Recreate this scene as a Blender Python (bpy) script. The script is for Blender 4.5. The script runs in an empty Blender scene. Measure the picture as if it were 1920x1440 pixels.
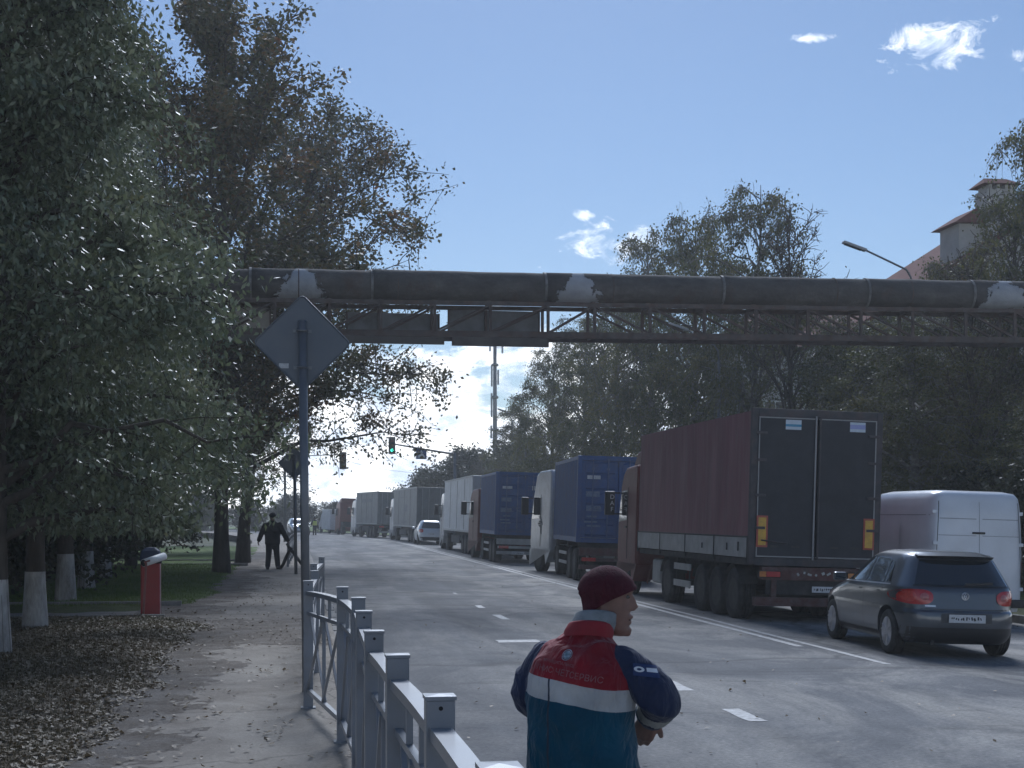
import bpy, bmesh, math, random
import numpy as np
from mathutils import Vector, Matrix
from mathutils.bvhtree import BVHTree

# ------------------------------------------------------------------ camera
SC = bpy.context.scene
COL = SC.collection
F = 2773.0                       # focal length in photo pixels (1920 wide)
HORIZON = 965.0                  # photo row of the horizon
CAM_H = 1.95                     # metres above the road
YAW = math.atan((960 - 550) / F) # the road runs along +Y, the camera looks a little right of it
FWD = Vector((math.sin(YAW), math.cos(YAW), 0))
RGT = Vector((math.cos(YAW), -math.sin(YAW), 0))

def P(x, y, d):
    """world point seen at photo pixel (x, y) at depth d"""
    v = FWD * d + RGT * ((x - 960) / F * d)
    v.z = CAM_H - (y - HORIZON) / F * d
    return v

cd = bpy.data.cameras.new('camera'); cam = bpy.data.objects.new('camera', cd); COL.objects.link(cam)
cam.location = (0, 0, CAM_H)
cam.rotation_euler = (math.radians(90), 0, -YAW)
cd.sensor_width = 36; cd.lens = 36 * F / 1920
cd.shift_y = (HORIZON - 720) / 1920
cd.clip_start = 0.1; cd.clip_end = 6000
SC.camera = cam

# ------------------------------------------------------------------ sky, sun, exposure
SUN_AZ = math.radians(9)       # from +Y, negative = left of the road
SUN_EL = math.radians(40)
w = bpy.data.worlds.new('World'); SC.world = w; w.use_nodes = True
nt = w.node_tree; N = nt.nodes; L = nt.links
for n in list(N): N.remove(n)
def nd(t, **kw):
    n = N.new(t)
    for k, v in kw.items(): setattr(n, k, v)
    return n
def math_(op, a, b=None, c=None, clamp=False):
    n = nd('ShaderNodeMath', operation=op); n.use_clamp = clamp
    for i, s in enumerate((a, b, c)):
        if s is None: continue
        if isinstance(s, (int, float)): n.inputs[i].default_value = s
        else: L.new(s, n.inputs[i])
    return n.outputs[0]
sky = nd('ShaderNodeTexSky', sky_type='NISHITA'); sky.sun_disc = False
sky.sun_elevation = SUN_EL; sky.sun_rotation = SUN_AZ
sky.air_density = 1.0; sky.dust_density = 0.25; sky.ozone_density = 2.2
tc = nd('ShaderNodeTexCoord'); sep = nd('ShaderNodeSeparateXYZ'); L.new(tc.outputs['Generated'], sep.inputs[0])
az = math_('ARCTAN2', sep.outputs[0], sep.outputs[1]); el = math_('ARCSINE', sep.outputs[2])
def cloudnoise(sx, sz, detail, rough, dist=0.0, off=0.0):
    cmb = nd('ShaderNodeCombineXYZ'); L.new(math_('MULTIPLY', az, sx), cmb.inputs[0]); L.new(math_('MULTIPLY_ADD', el, sz, off), cmb.inputs[1])
    no = nd('ShaderNodeTexNoise'); no.inputs['Scale'].default_value = 1.0; no.inputs['Detail'].default_value = detail
    no.inputs['Roughness'].default_value = rough; no.inputs['Distortion'].default_value = dist
    L.new(cmb.outputs[0], no.inputs['Vector']); return no.outputs['Fac']
n1 = cloudnoise(16, 30, 9, 0.62, 0.25, 1.3)
n2 = cloudnoise(40, 64, 9, 0.66, 0.6, 9.1)
# cumulus bank that rings the horizon: coverage falls with elevation
cov = math_('MULTIPLY_ADD', el, -7.2, 0.86)                        # +.55 at the horizon, 0 near 6 degrees
bank = math_('ADD', cov, math_('MULTIPLY_ADD', n1, 2.1, -1.05))
bank = math_('MULTIPLY', bank, 5.0, clamp=True)
# small broken clouds higher up
def puff(px, py, rx, ry):
    a0 = math.atan((px - 960) / F) + YAW; e0 = math.atan((HORIZON - py) / F / math.hypot(1, (px - 960) / F))
    da = math_('MULTIPLY', math_('SUBTRACT', az, a0), F / rx); de = math_('MULTIPLY', math_('SUBTRACT', el, e0), F / ry)
    r2 = math_('ADD', math_('MULTIPLY', da, da), math_('MULTIPLY', de, de))
    v = math_('SUBTRACT', 0.62, math_('SQRT', r2))
    return math_('MULTIPLY', math_('ADD', v, math_('MULTIPLY_ADD', n2, 4.2, -2.1)), 1.1, clamp=True)
puffs = [puff(1755, 80, 150, 52), puff(1150, 458, 112, 46), puff(1095, 404, 24, 12), puff(1908, 105, 34, 28), puff(1505, 72, 60, 12)]
allp = bank
for p in puffs: allp = math_('MAXIMUM', allp, p)
# scattered puffs of the same kind all round the sky
n3 = cloudnoise(9, 14, 8, 0.62, 0.5, 4.4)
scat = math_('MULTIPLY', math_('SUBTRACT', n3, 0.685), 9.0, clamp=True)
allp = math_('MAXIMUM', allp, math_('MULTIPLY', scat, 0.8))
shade = cloudnoise(30, 52, 8, 0.65, 0.3, 2.2)
cr = nd('ShaderNodeValToRGB'); cr.color_ramp.elements[0].position = 0.38; cr.color_ramp.elements[1].position = 0.64
cr.color_ramp.elements[0].color = (13.0, 13.6, 14.3, 1); cr.color_ramp.elements[1].color = (28.5, 25.8, 21.5, 1)
L.new(shade, cr.inputs[0])
mixc = nd('ShaderNodeMix', data_type='RGBA'); L.new(allp, mixc.inputs['Factor']); L.new(sky.outputs[0], mixc.inputs['A']); L.new(cr.outputs[0], mixc.inputs['B'])
bg = nd('ShaderNodeBackground'); bg.inputs['Strength'].default_value = 0.053; L.new(mixc.outputs['Result'], bg.inputs['Color'])
wo = nd('ShaderNodeOutputWorld'); L.new(bg.outputs[0], wo.inputs[0])

sd = bpy.data.lights.new('sun', 'SUN'); sd.energy = 2.3; sd.angle = math.radians(24.0); sd.color = (1.0, 0.97, 0.93)
sun = bpy.data.objects.new('sun', sd); COL.objects.link(sun)
sdir = Vector((math.sin(SUN_AZ) * math.cos(SUN_EL), math.cos(SUN_AZ) * math.cos(SUN_EL), math.sin(SUN_EL)))
sun.rotation_euler = sdir.to_track_quat('Z', 'Y').to_euler(); sun.location = sdir * 80

vs = SC.view_settings
vs.view_transform = 'Standard'; vs.look = 'None'; vs.exposure = 0.50; vs.gamma = 1.0; vs.use_curve_mapping = False
vs.use_white_balance = True; vs.white_balance_temperature = 5550; vs.white_balance_tint = 10
SC.cycles.max_bounces = 6; SC.cycles.diffuse_bounces = 3; SC.cycles.glossy_bounces = 3; SC.cycles.transmission_bounces = 4
SC.cycles.transparent_max_bounces = 6; SC.cycles.volume_bounces = 0; SC.cycles.sample_clamp_indirect = 4.0
SC.cycles.use_denoising = True; SC.cycles.use_adaptive_sampling = True; SC.cycles.adaptive_threshold = 0.02

# ------------------------------------------------------------------ helpers
MATS = {}
def pm(name, col, rough=0.6, metal=0.0, var=0.18, scale=6.0, bump=0.0, bscale=60.0, dirt=None, dscale=2.5, damt=0.5, coat=0.0, spec=0.5, stretch=(1, 1, 1), trans=0.0, emit=None):
    """procedural principled material: colour varied by noise, optional dirt and fine relief"""
    if name in MATS: return MATS[name]
    m = bpy.data.materials.new(name); m.use_nodes = True; t = m.node_tree; b = t.nodes['Principled BSDF']
    b.inputs['Roughness'].default_value = rough; b.inputs['Metallic'].default_value = metal
    b.inputs['Coat Weight'].default_value = coat; b.inputs['Coat Roughness'].default_value = 0.12
    b.inputs['Specular IOR Level'].default_value = spec
    if trans: b.inputs['Transmission Weight'].default_value = trans
    if emit: b.inputs['Emission Color'].default_value = (*emit[0], 1); b.inputs['Emission Strength'].default_value = emit[1]
    tcn = t.nodes.new('ShaderNodeTexCoord'); mp = t.nodes.new('ShaderNodeMapping'); mp.inputs['Scale'].default_value = stretch
    t.links.new(tcn.outputs['Object'], mp.inputs['Vector'])
    no = t.nodes.new('ShaderNodeTexNoise'); no.inputs['Scale'].default_value = scale; no.inputs['Detail'].default_value = 6
    t.links.new(mp.outputs[0], no.inputs['Vector'])
    r = t.nodes.new('ShaderNodeValToRGB'); r.color_ramp.elements[0].position = 0.3; r.color_ramp.elements[1].position = 0.7
    r.color_ramp.elements[0].color = (*[c * (1 - var) for c in col], 1); r.color_ramp.elements[1].color = (*[min(1, c * (1 + var)) for c in col], 1)
    t.links.new(no.outputs['Fac'], r.inputs[0]); out = r.outputs[0]
    if dirt:
        n2_ = t.nodes.new('ShaderNodeTexNoise'); n2_.inputs['Scale'].default_value = dscale; n2_.inputs['Detail'].default_value = 9; n2_.inputs['Roughness'].default_value = 0.7
        t.links.new(mp.outputs[0], n2_.inputs['Vector'])
        rr = t.nodes.new('ShaderNodeValToRGB'); rr.color_ramp.elements[0].position = 0.42; rr.color_ramp.elements[1].position = 0.68
        rr.color_ramp.elements[0].color = (0, 0, 0, 1); rr.color_ramp.elements[1].color = (damt, damt, damt, 1)
        t.links.new(n2_.outputs['Fac'], rr.inputs[0])
        mx = t.nodes.new('ShaderNodeMix'); mx.data_type = 'RGBA'; mx.inputs['B'].default_value = (*dirt, 1)
        t.links.new(rr.outputs[0], mx.inputs['Factor']); t.links.new(out, mx.inputs['A']); out = mx.outputs['Result']
    t.links.new(out, b.inputs['Base Color'])
    if bump:
        bn = t.nodes.new('ShaderNodeTexNoise'); bn.inputs['Scale'].default_value = bscale; bn.inputs['Detail'].default_value = 4
        t.links.new(mp.outputs[0], bn.inputs['Vector'])
        bm_ = t.nodes.new('ShaderNodeBump'); bm_.inputs['Strength'].default_value = bump; bm_.inputs['Distance'].default_value = 0.01
        t.links.new(bn.outputs['Fac'], bm_.inputs['Height']); t.links.new(bm_.outputs[0], b.inputs['Normal'])
    MATS[name] = m; return m

def tag(o, label=None, cat=None, group=None, kind=None):
    if label: o['label'] = label
    if cat: o['category'] = cat
    if group: o['group'] = group
    if kind: o['kind'] = kind
    return o
def empty(name, loc=(0, 0, 0), rz=0.0, roll=0.0):
    o = bpy.data.objects.new(name, None); COL.objects.link(o); o.location = loc; o.rotation_euler = (0, roll, rz); o.empty_display_size = 0.2
    return o
def link(name, me, mat=None, parent=None, smooth=False, bevel=0.0, loc=None, rot=None):
    if mat is not None and not me.materials: me.materials.append(mat)
    o = bpy.data.objects.new(name, me); COL.objects.link(o)
    if parent is not None: o.parent = parent
    if loc is not None: o.location = loc
    if rot is not None: o.rotation_euler = rot
    if smooth: me.polygons.foreach_set('use_smooth', np.ones(len(me.polygons), bool))
    if bevel:
        m = o.modifiers.new('bevel', 'BEVEL'); m.width = bevel; m.segments = 2; m.limit_method = 'ANGLE'; m.angle_limit = math.radians(40)
    return o
def copy_tree(o, parent=None):
    c = o.copy(); COL.objects.link(c); c.parent = parent
    for ch in list(o.children): copy_tree(ch, c)
    return c
class MB:
    def __init__(self): self.v = []; self.f = []
    def add(self, vs, fs):
        n = len(self.v); self.v += [tuple(q) for q in vs]; self.f += [tuple(n + i for i in q) for q in fs]; return self
    def box(self, c, s, rz=0.0, M=None):
        x, y, z = (q / 2 for q in s)
        vs = [Vector((a * x, b * y, d * z)) for d in (-1, 1) for b in (-1, 1) for a in (-1, 1)]
        if rz: R = Matrix.Rotation(rz, 3, 'Z'); vs = [R @ q for q in vs]
        if M is not None: vs = [M @ q for q in vs]
        c = Vector(c)
        return self.add([q + c for q in vs], [(0, 2, 3, 1), (4, 5, 7, 6), (0, 1, 5, 4), (2, 6, 7, 3), (0, 4, 6, 2), (1, 3, 7, 5)])
    def bar(self, a, b, w, h=None, up=(0, 0, 1)):
        """square bar from a to b, w across, h along 'up'"""
        h = h or w; a = Vector(a); b = Vector(b); d = (b - a); Lg = d.length; d.normalize()
        u = Vector(up); s = d.cross(u)
        if s.length < 1e-4: s = d.cross(Vector((0, 1, 0)))
        s.normalize(); u = s.cross(d)
        M = Matrix((s, d, u)).transposed()
        return self.box((a + b) / 2, (w, Lg, h), M=M)
    def tube(self, pts, rad, n=8, cap=True):
        pts = [Vector(p) for p in pts]
        if isinstance(rad, (int, float)): rad = [rad] * len(pts)
        vs = []; fs = []; prev = None
        for i, p in enumerate(pts):
            d = (pts[min(i + 1, len(pts) - 1)] - pts[max(i - 1, 0)]).normalized()
            if prev is None: s = d.orthogonal().normalized()
            else:
                s = prev - d * prev.dot(d)
                s = s.normalized() if s.length > 1e-5 else d.orthogonal().normalized()
            prev = s; u = d.cross(s)
            for k in range(n):
                a = 2 * math.pi * k / n; vs.append(p + (s * math.cos(a) + u * math.sin(a)) * rad[i])
        for i in range(len(pts) - 1):
            for k in range(n):
                a = i * n + k; b = i * n + (k + 1) % n; fs.append((a, b, b + n, a + n))
        if cap: fs.append(tuple(range(n - 1, -1, -1))); fs.append(tuple(range((len(pts) - 1) * n, len(pts) * n)))
        return self.add(vs, fs)
    def prism(self, poly, x0, x1, axis='x'):
        """polygon (list of 2D) extruded: axis x -> poly is (y,z); axis y -> (x,z); axis z -> (x,y)"""
        n = len(poly)
        def mk(q, e): return (e, q[0], q[1]) if axis == 'x' else ((q[0], e, q[1]) if axis == 'y' else (q[0], q[1], e))
        vs = [mk(q, x0) for q in poly] + [mk(q, x1) for q in poly]
        fs = [tuple(range(n - 1, -1, -1)), tuple(range(n, 2 * n))] + [(i, (i + 1) % n, n + (i + 1) % n, n + i) for i in range(n)]
        return self.add(vs, fs)
    def lathe(self, prof, n=20, axis='z', c=(0, 0, 0)):
        vs = []; fs = []; m = len(prof); c = Vector(c)
        for r, h in prof:
            for k in range(n):
                a = 2 * math.pi * k / n; q = (r * math.cos(a), r * math.sin(a), h)
                if axis == 'x': q = (q[2], q[0], q[1])
                elif axis == 'y': q = (q[0], q[2], q[1])
                vs.append(Vector(q) + c)
        for i in range(m - 1):
            for k in range(n):
                a = i * n + k; b = i * n + (k + 1) % n; fs.append((a, b, b + n, a + n))
        fs.append(tuple(range(n))); fs.append(tuple(range((m - 1) * n, m * n)))
        return self.add(vs, fs)
    def grid(self, rows):
        n = len(rows[0]); vs = [q for r in rows for q in r]; fs = []
        for i in range(len(rows) - 1):
            for k in range(n - 1): a = i * n + k; fs.append((a, a + 1, a + n + 1, a + n))
        return self.add(vs, fs)
    def mesh(self, name):
        me = bpy.data.meshes.new(name); me.from_pydata(self.v, [], self.f)
        bm = bmesh.new(); bm.from_mesh(me); bmesh.ops.recalc_face_normals(bm, faces=bm.faces); bm.to_mesh(me); bm.free()
        me.update(); return me
    def build(self, name, mat, parent=None, smooth=False, bevel=0.0, loc=None, rot=None):
        return link(name, self.mesh(name), mat, parent, smooth, bevel, loc, rot)
def mesh_np(name, V, Fq, mat=None, smooth=False):
    me = bpy.data.meshes.new(name); V = np.asarray(V, np.float32); Fq = np.asarray(Fq, np.int32); k = Fq.shape[1]
    me.vertices.add(len(V)); me.vertices.foreach_set('co', V.ravel())
    me.loops.add(Fq.size); me.loops.foreach_set('vertex_index', Fq.ravel())
    me.polygons.add(len(Fq)); me.polygons.foreach_set('loop_start', np.arange(0, Fq.size, k, dtype=np.int32))
    me.polygons.foreach_set('loop_total', np.full(len(Fq), k, np.int32))
    if smooth: me.polygons.foreach_set('use_smooth', np.ones(len(Fq), bool))
    me.update(calc_edges=True)
    if mat is not None: me.materials.append(mat)
    return me
def evaluated(o):
    dg = bpy.context.evaluated_depsgraph_get(); dg.update(); return bpy.data.meshes.new_from_object(o.evaluated_get(dg))
def remeshed(mb_or_mesh, voxel, smooth=4, name='m'):
    """join overlapping closed shapes into one continuous skin"""
    me = mb_or_mesh.mesh(name) if isinstance(mb_or_mesh, MB) else mb_or_mesh
    o = bpy.data.objects.new('tmp', me); COL.objects.link(o)
    r = o.modifiers.new('r', 'REMESH'); r.mode = 'VOXEL'; r.voxel_size = voxel
    if smooth:
        s = o.modifiers.new('s', 'SMOOTH'); s.factor = 0.5; s.iterations = smooth
    out = evaluated(o); bpy.data.objects.remove(o); out.name = name
    out.polygons.foreach_set('use_smooth', np.ones(len(out.polygons), bool)); return out
def boolean_cut(me, cutter_mb, name):
    o = bpy.data.objects.new('tmp', me); COL.objects.link(o)
    c = bpy.data.objects.new('tmpc', cutter_mb.mesh('c')); COL.objects.link(c)
    b = o.modifiers.new('b', 'BOOLEAN'); b.operation = 'DIFFERENCE'; b.object = c; b.solver = 'EXACT'
    out = evaluated(o); bpy.data.objects.remove(o); bpy.data.objects.remove(c); out.name = name; return out
def lerp(a, b, t): return a + (b - a) * t
def road_shift(y): return 0.0 if y < 92 else -0.0016 * (y - 92) ** 2
def road_z(x): return 0.0 if x < 7.5 else -(x - 7.5) * 0.03
ROLL = math.atan(0.03)
SW = 0.12                         # pavement level
# ------------------------------------------------------------------ ground, road, pavement
def surf(name, build):
    m = bpy.data.materials.new(name); m.use_nodes = True; t = m.node_tree; b = t.nodes['Principled BSDF']; b.inputs['Roughness'].default_value = 0.9
    b.inputs['Specular IOR Level'].default_value = 0.25
    tcn = t.nodes.new('ShaderNodeTexCoord')
    def noise(scale, detail=6, rough=0.6, stretch=(1, 1, 1), dist=0.0):
        mp = t.nodes.new('ShaderNodeMapping'); mp.inputs['Scale'].default_value = stretch; t.links.new(tcn.outputs['Object'], mp.inputs[0])
        n = t.nodes.new('ShaderNodeTexNoise'); n.inputs['Scale'].default_value = scale; n.inputs['Detail'].default_value = detail; n.inputs['Roughness'].default_value = rough; n.inputs['Distortion'].default_value = dist
        t.links.new(mp.outputs[0], n.inputs['Vector']); return n.outputs['Fac']
    def ramp(f, stops):
        r = t.nodes.new('ShaderNodeValToRGB'); e = r.color_ramp.elements
        while len(e) < len(stops): e.new(0.5)
        for q, (p, c) in zip(e, stops): q.position = p; q.color = (*c, 1) if len(c) == 3 else c
        t.links.new(f, r.inputs[0]); return r.outputs[0]
    def mix(f, a, bb, mode='MIX'):
        x = t.nodes.new('ShaderNodeMix'); x.data_type = 'RGBA'; x.blend_type = mode
        for s, k in ((f, 'Factor'), (a, 'A'), (bb, 'B')):
            if isinstance(s, (int, float)): x.inputs[k].default_value = s
            elif isinstance(s, tuple): x.inputs[k].default_value = (*s, 1)
            else: t.links.new(s, x.inputs[k])
        return x.outputs['Result']
    def crack(scale, width):
        v = t.nodes.new('ShaderNodeTexVoronoi'); v.feature = 'DISTANCE_TO_EDGE'; v.inputs['Scale'].default_value = scale
        nn = t.nodes.new('ShaderNodeTexNoise'); nn.inputs['Scale'].default_value = scale * 3; t.links.new(tcn.outputs['Object'], nn.inputs['Vector'])
        mx = t.nodes.new('ShaderNodeMix'); mx.data_type = 'VECTOR'; mx.inputs['Factor'].default_value = 0.18 / max(scale, .3); t.links.new(tcn.outputs['Object'], mx.inputs['A']); t.links.new(nn.outputs['Color'], mx.inputs['B'])
        t.links.new(mx.outputs['Result'], v.inputs['Vector'])
        return ramp(v.outputs['Distance'], [(0, (1, 1, 1)), (width, (0, 0, 0))])
    def bump(f, s, d=0.01, prev=None):
        bb = t.nodes.new('ShaderNodeBump'); bb.inputs['Strength'].default_value = s; bb.inputs['Distance'].default_value = d; t.links.new(f, bb.inputs['Height'])
        if prev is not None: t.links.new(prev, bb.inputs['Normal'])
        return bb.outputs[0]
    class K: pass
    k = K(); k.noise, k.ramp, k.mix, k.crack, k.bump, k.t, k.b, k.tc = noise, ramp, mix, crack, bump, t, b, tcn
    col, nor = build(k)
    t.links.new(col, b.inputs['Base Color'])
    if nor is not None: t.links.new(nor, b.inputs['Normal'])
    return m
def m_road(k):
    base = k.ramp(k.noise(0.55, 8, 0.65), [(0.3, (0.125, 0.13, 0.14)), (0.7, (0.225, 0.225, 0.225))])
    dust = k.ramp(k.noise(0.42, 12, 0.72, (1.0, 0.45, 1), 0.8), [(0.44, (0, 0, 0)), (0.60, (0.9, 0.9, 0.9))])
    sx = k.t.nodes.new('ShaderNodeSeparateXYZ'); k.t.links.new(k.tc.outputs['Object'], sx.inputs[0])
    side = k.ramp(sx.outputs[0], [(0, (0.1, 0.1, 0.1)), (1, (1, 1, 1))])     # the carriageway left of X=1 is swept cleaner
    mr = k.t.nodes.new('ShaderNodeMapRange'); mr.inputs['From Min'].default_value = 2.0; mr.inputs['From Max'].default_value = 6.5; mr.inputs['To Min'].default_value = 0.5; k.t.links.new(sx.outputs[0], mr.inputs[0])
    ml = k.t.nodes.new('ShaderNodeMath'); ml.operation = 'MULTIPLY'; k.t.links.new(dust, ml.inputs[0]); k.t.links.new(mr.outputs[0], ml.inputs[1])
    c = k.mix(ml.outputs[0], base, (0.42, 0.40, 0.365))
    streak = k.ramp(k.noise(0.9, 5, 0.6, (1.0, 0.06, 1)), [(0.35, (0.72, 0.72, 0.72)), (0.6, (1.08, 1.08, 1.08))])
    c = k.mix(1.0, c, streak, 'MULTIPLY')
    skid = k.ramp(k.noise(0.8, 9, 0.7, (0.35, 1.0, 1), 1.2), [(0.56, (1, 1, 1)), (0.66, (0.66, 0.66, 0.66))])
    c = k.mix(1.0, c, skid, 'MULTIPLY')
    g = k.noise(260, 3, 0.7); c = k.mix(0.35, c, k.ramp(g, [(0.3, (0.06, 0.06, 0.06)), (0.7, (0.42, 0.42, 0.42))]), 'OVERLAY')
    g2 = k.noise(22, 6, 0.75); c = k.mix(0.7, c, k.ramp(g2, [(0.3, (0.25, 0.25, 0.25)), (0.7, (0.75, 0.75, 0.75))]), 'OVERLAY')
    cr_ = k.crack(0.22, 0.012); c = k.mix(0.55, c, k.mix(cr_, c, (0.05, 0.05, 0.05)))
    return c, k.bump(g, 0.5, 0.006, k.bump(k.noise(5, 5), 0.25, 0.02))
def m_walk(k):
    base = k.ramp(k.noise(0.9, 9, 0.7), [(0.3, (0.225, 0.20, 0.168)), (0.7, (0.36, 0.325, 0.275))])
    dirt = k.ramp(k.noise(0.75, 10, 0.72, (1, 0.6, 1), 0.7), [(0.46, (0, 0, 0)), (0.66, (0.85, 0.85, 0.85))])
    c = k.mix(dirt, base, (0.15, 0.125, 0.10))
    g = k.noise(40, 8, 0.8); c = k.mix(0.5, c, k.ramp(g, [(0.3, (0.22, 0.22, 0.22)), (0.7, (0.75, 0.75, 0.75))]), 'OVERLAY')
    cr_ = k.crack(0.6, 0.008); c = k.mix(0.6, c, k.mix(cr_, c, (0.07, 0.06, 0.05)))
    return c, k.bump(g, 0.6, 0.012, k.bump(k.noise(4, 6), 0.4, 0.03))
def m_soil(k):
    base = k.ramp(k.noise(1.6, 10, 0.75, (1, 1, 1), 0.5), [(0.35, (0.11, 0.09, 0.07)), (0.5, (0.17, 0.145, 0.118)), (0.7, (0.27, 0.25, 0.225))])
    g = k.noise(35, 8, 0.8); c = k.mix(0.6, base, k.ramp(g, [(0.3, (0.2, 0.2, 0.2)), (0.7, (0.8, 0.8, 0.8))]), 'OVERLAY')
    return c, k.bump(g, 0.8, 0.03)
def m_lawn(k):
    sx = k.t.nodes.new('ShaderNodeSeparateXYZ'); k.t.links.new(k.tc.outputs['Object'], sx.inputs[0])
    mr = k.t.nodes.new('ShaderNodeMapRange'); mr.inputs['From Min'].default_value = 22; mr.inputs['From Max'].default_value = 34; k.t.links.new(sx.outputs[1], mr.inputs[0])
    brown = k.ramp(k.noise(2.2, 10, 0.75), [(0.35, (0.11, 0.095, 0.06)), (0.5, (0.20, 0.155, 0.10)), (0.68, (0.28, 0.22, 0.15))])
    green = k.ramp(k.noise(1.4, 9, 0.75), [(0.35, (0.075, 0.12, 0.028)), (0.6, (0.14, 0.20, 0.045)), (0.75, (0.22, 0.19, 0.09))])
    c = k.mix(mr.outputs[0], brown, green)
    g = k.noise(50, 8, 0.8); c = k.mix(0.6, c, k.ramp(g, [(0.3, (0.15, 0.15, 0.15)), (0.7, (0.8, 0.8, 0.8))]), 'OVERLAY')
    return c, k.bump(g, 1.0, 0.05)
def m_far(k):
    c = k.ramp(k.noise(0.25, 10, 0.7), [(0.35, (0.04, 0.05, 0.02)), (0.6, (0.08, 0.085, 0.035)), (0.75, (0.13, 0.105, 0.065))])
    return c, k.bump(k.noise(20, 6), 0.6, 0.05)
M_ROAD = surf('dusty_asphalt', m_road); M_WALK = surf('dusty_pavement', m_walk); M_SOIL = surf('bare_soil', m_soil); M_LAWN = surf('leafy_lawn', m_lawn); M_FAR = surf('far_ground', m_far)
def m_kerb(k):
    c = k.ramp(k.noise(3, 9, 0.7), [(0.3, (0.20, 0.19, 0.175)), (0.7, (0.36, 0.345, 0.32))]); return c, k.bump(k.noise(60, 6), 0.5, 0.008)
M_KERB = surf('kerb_concrete', m_kerb)

g = MB(); g.grid([[(x, y, -0.45) for x in (-3000, -60, 60, 3000)] for y in (-60, 60, 260, 4000)])
tag(g.build('ground', M_FAR), kind='structure')
ys = [-14, 0, 10, 20, 30, 45, 60, 80, 92] + list(range(96, 236, 6))
road = MB(); road.grid([[(x + road_shift(y), y, road_z(x)) for x in (0.78, 2.5, 4.5, 6.5, 7.5, 9, 11, 12.5, 14.2)] for y in ys])
tag(road.build('road', M_ROAD, smooth=True), kind='structure')
# pavement slab on the left and the verge pavement on the right
pv = MB(); pv.grid([[(x + road_shift(y), y, SW) for x in (-2.6, -1.2, 0.0, 0.63)] for y in ys])
tag(pv.build('pavement', M_WALK), kind='structure')
rv = MB(); rv.grid([[(x + road_shift(y), y, z) for x, z in ((14.35, -0.06), (17, 0.0), (22, 0.05), (60, 0.1))] for y in ys])
tag(rv.build('verge', M_LAWN), kind='structure')
# kerb stones, laid one by one
kerb = empty('kerb'); tag(kerb, kind='structure')
ks = MB().box((0, 0, 0), (0.148, 0.985, 0.30)).mesh('kerb_stone'); ks.materials.append(M_KERB)
rnd = random.Random(4)
for i in range(84):
    y = 2.0 + i
    o = link('kerb_stone', ks, parent=kerb, loc=(0.705 + rnd.uniform(-.012, .012), y, SW - 0.145 + rnd.uniform(-.012, .008)), rot=(rnd.uniform(-.006, .006), rnd.uniform(-.02, .02), rnd.uniform(-.008, .008)))
for i in range(40):
    y = 24.0 + i
    link('kerb_stone', ks, parent=kerb, loc=(14.275 + rnd.uniform(-.012, .012), y, -0.20 + rnd.uniform(-.012, .008)))
far_k = MB()
for y0 in range(86, 220, 3):
    for x in (0.705, 14.275):
        far_k.bar((x + road_shift(y0), y0, 0 if x < 5 else -0.18), (x + road_shift(y0 + 2.97), y0 + 2.97, 0 if x < 5 else -0.18), 0.15, 0.24)
o = far_k.build('kerb_row', M_KERB, kerb); o['kind'] = 'stuff'

rng = np.random.default_rng(11)
def vnoise(x, y, seed=0):
    """cheap smooth value noise for relief"""
    def h(i, j): s = np.sin(i * 127.1 + j * 311.7 + seed * 74.7) * 43758.5453; return s - np.floor(s)
    xi, yi = np.floor(x), np.floor(y); fx, fy = x - xi, y - yi; fx = fx * fx * (3 - 2 * fx); fy = fy * fy * (3 - 2 * fy)
    return (h(xi, yi) * (1 - fx) + h(xi + 1, yi) * fx) * (1 - fy) + (h(xi, yi + 1) * (1 - fx) + h(xi + 1, yi + 1) * fx) * fy
def fbm(x, y, seed=0): return vnoise(x, y, seed) * .55 + vnoise(x * 2.3, y * 2.3, seed + 1) * .28 + vnoise(x * 5.1, y * 5.1, seed + 2) * .17
def height_sheet(name, x0, x1, y0, y1, nx, ny, hf, mat):
    X, Y = np.meshgrid(np.linspace(x0, x1, nx), np.linspace(y0, y1, ny)); Z = hf(X, Y)
    V = np.stack([X, Y, Z], -1).reshape(-1, 3); i = np.arange(nx * ny).reshape(ny, nx)
    Fq = np.stack([i[:-1, :-1], i[:-1, 1:], i[1:, 1:], i[1:, :-1]], -1).reshape(-1, 4)
    return tag(link(name, mesh_np(name, V, Fq, mat, True)), kind='structure')
def sstep(a, b, x): t = np.clip((x - a) / (b - a), 0, 1); return t * t * (3 - 2 * t)
EDGE_Y = [0, 10.5, 13, 16, 20, 24, 30, 34, 40, 47, 60, 80]; EDGE_X = [-1.75, -1.78, -1.75, -1.55, -1.5, -1.6, -2.3, -1.65, -1.75, -1.8, -1.9, -1.9]
def lawn_edge(Y): return np.interp(Y, EDGE_Y, EDGE_X)
def lawn_h(X, Y):
    e = lawn_edge(Y) + (fbm(X * .9, Y * .8, 3) - .5) * 0.9
    inside = e - X
    h = SW + np.clip(inside * 0.09, -0.05, 0.075) + (fbm(X * 2, Y * 2, 9) - .5) * 0.05 * (inside > 0)
    drive = np.exp(-((Y - 28.3) / 1.6) ** 4) + np.exp(-((Y - 56) / 2.0) ** 4)
    return h - drive * 0.14
height_sheet('lawn', -16, -0.9, 4, 84, 160, 420, lawn_h, M_LAWN)
height_sheet('driveway', -16, -1.3, 26.2, 30.4, 60, 24, lambda X, Y: 0.075 + (fbm(X, Y, 5) - .5) * .03, M_WALK)
height_sheet('side_path', -16, -1.3, 53.5, 58.5, 60, 24, lambda X, Y: 0.085 + (fbm(X, Y, 6) - .5) * .02, M_WALK)
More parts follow.
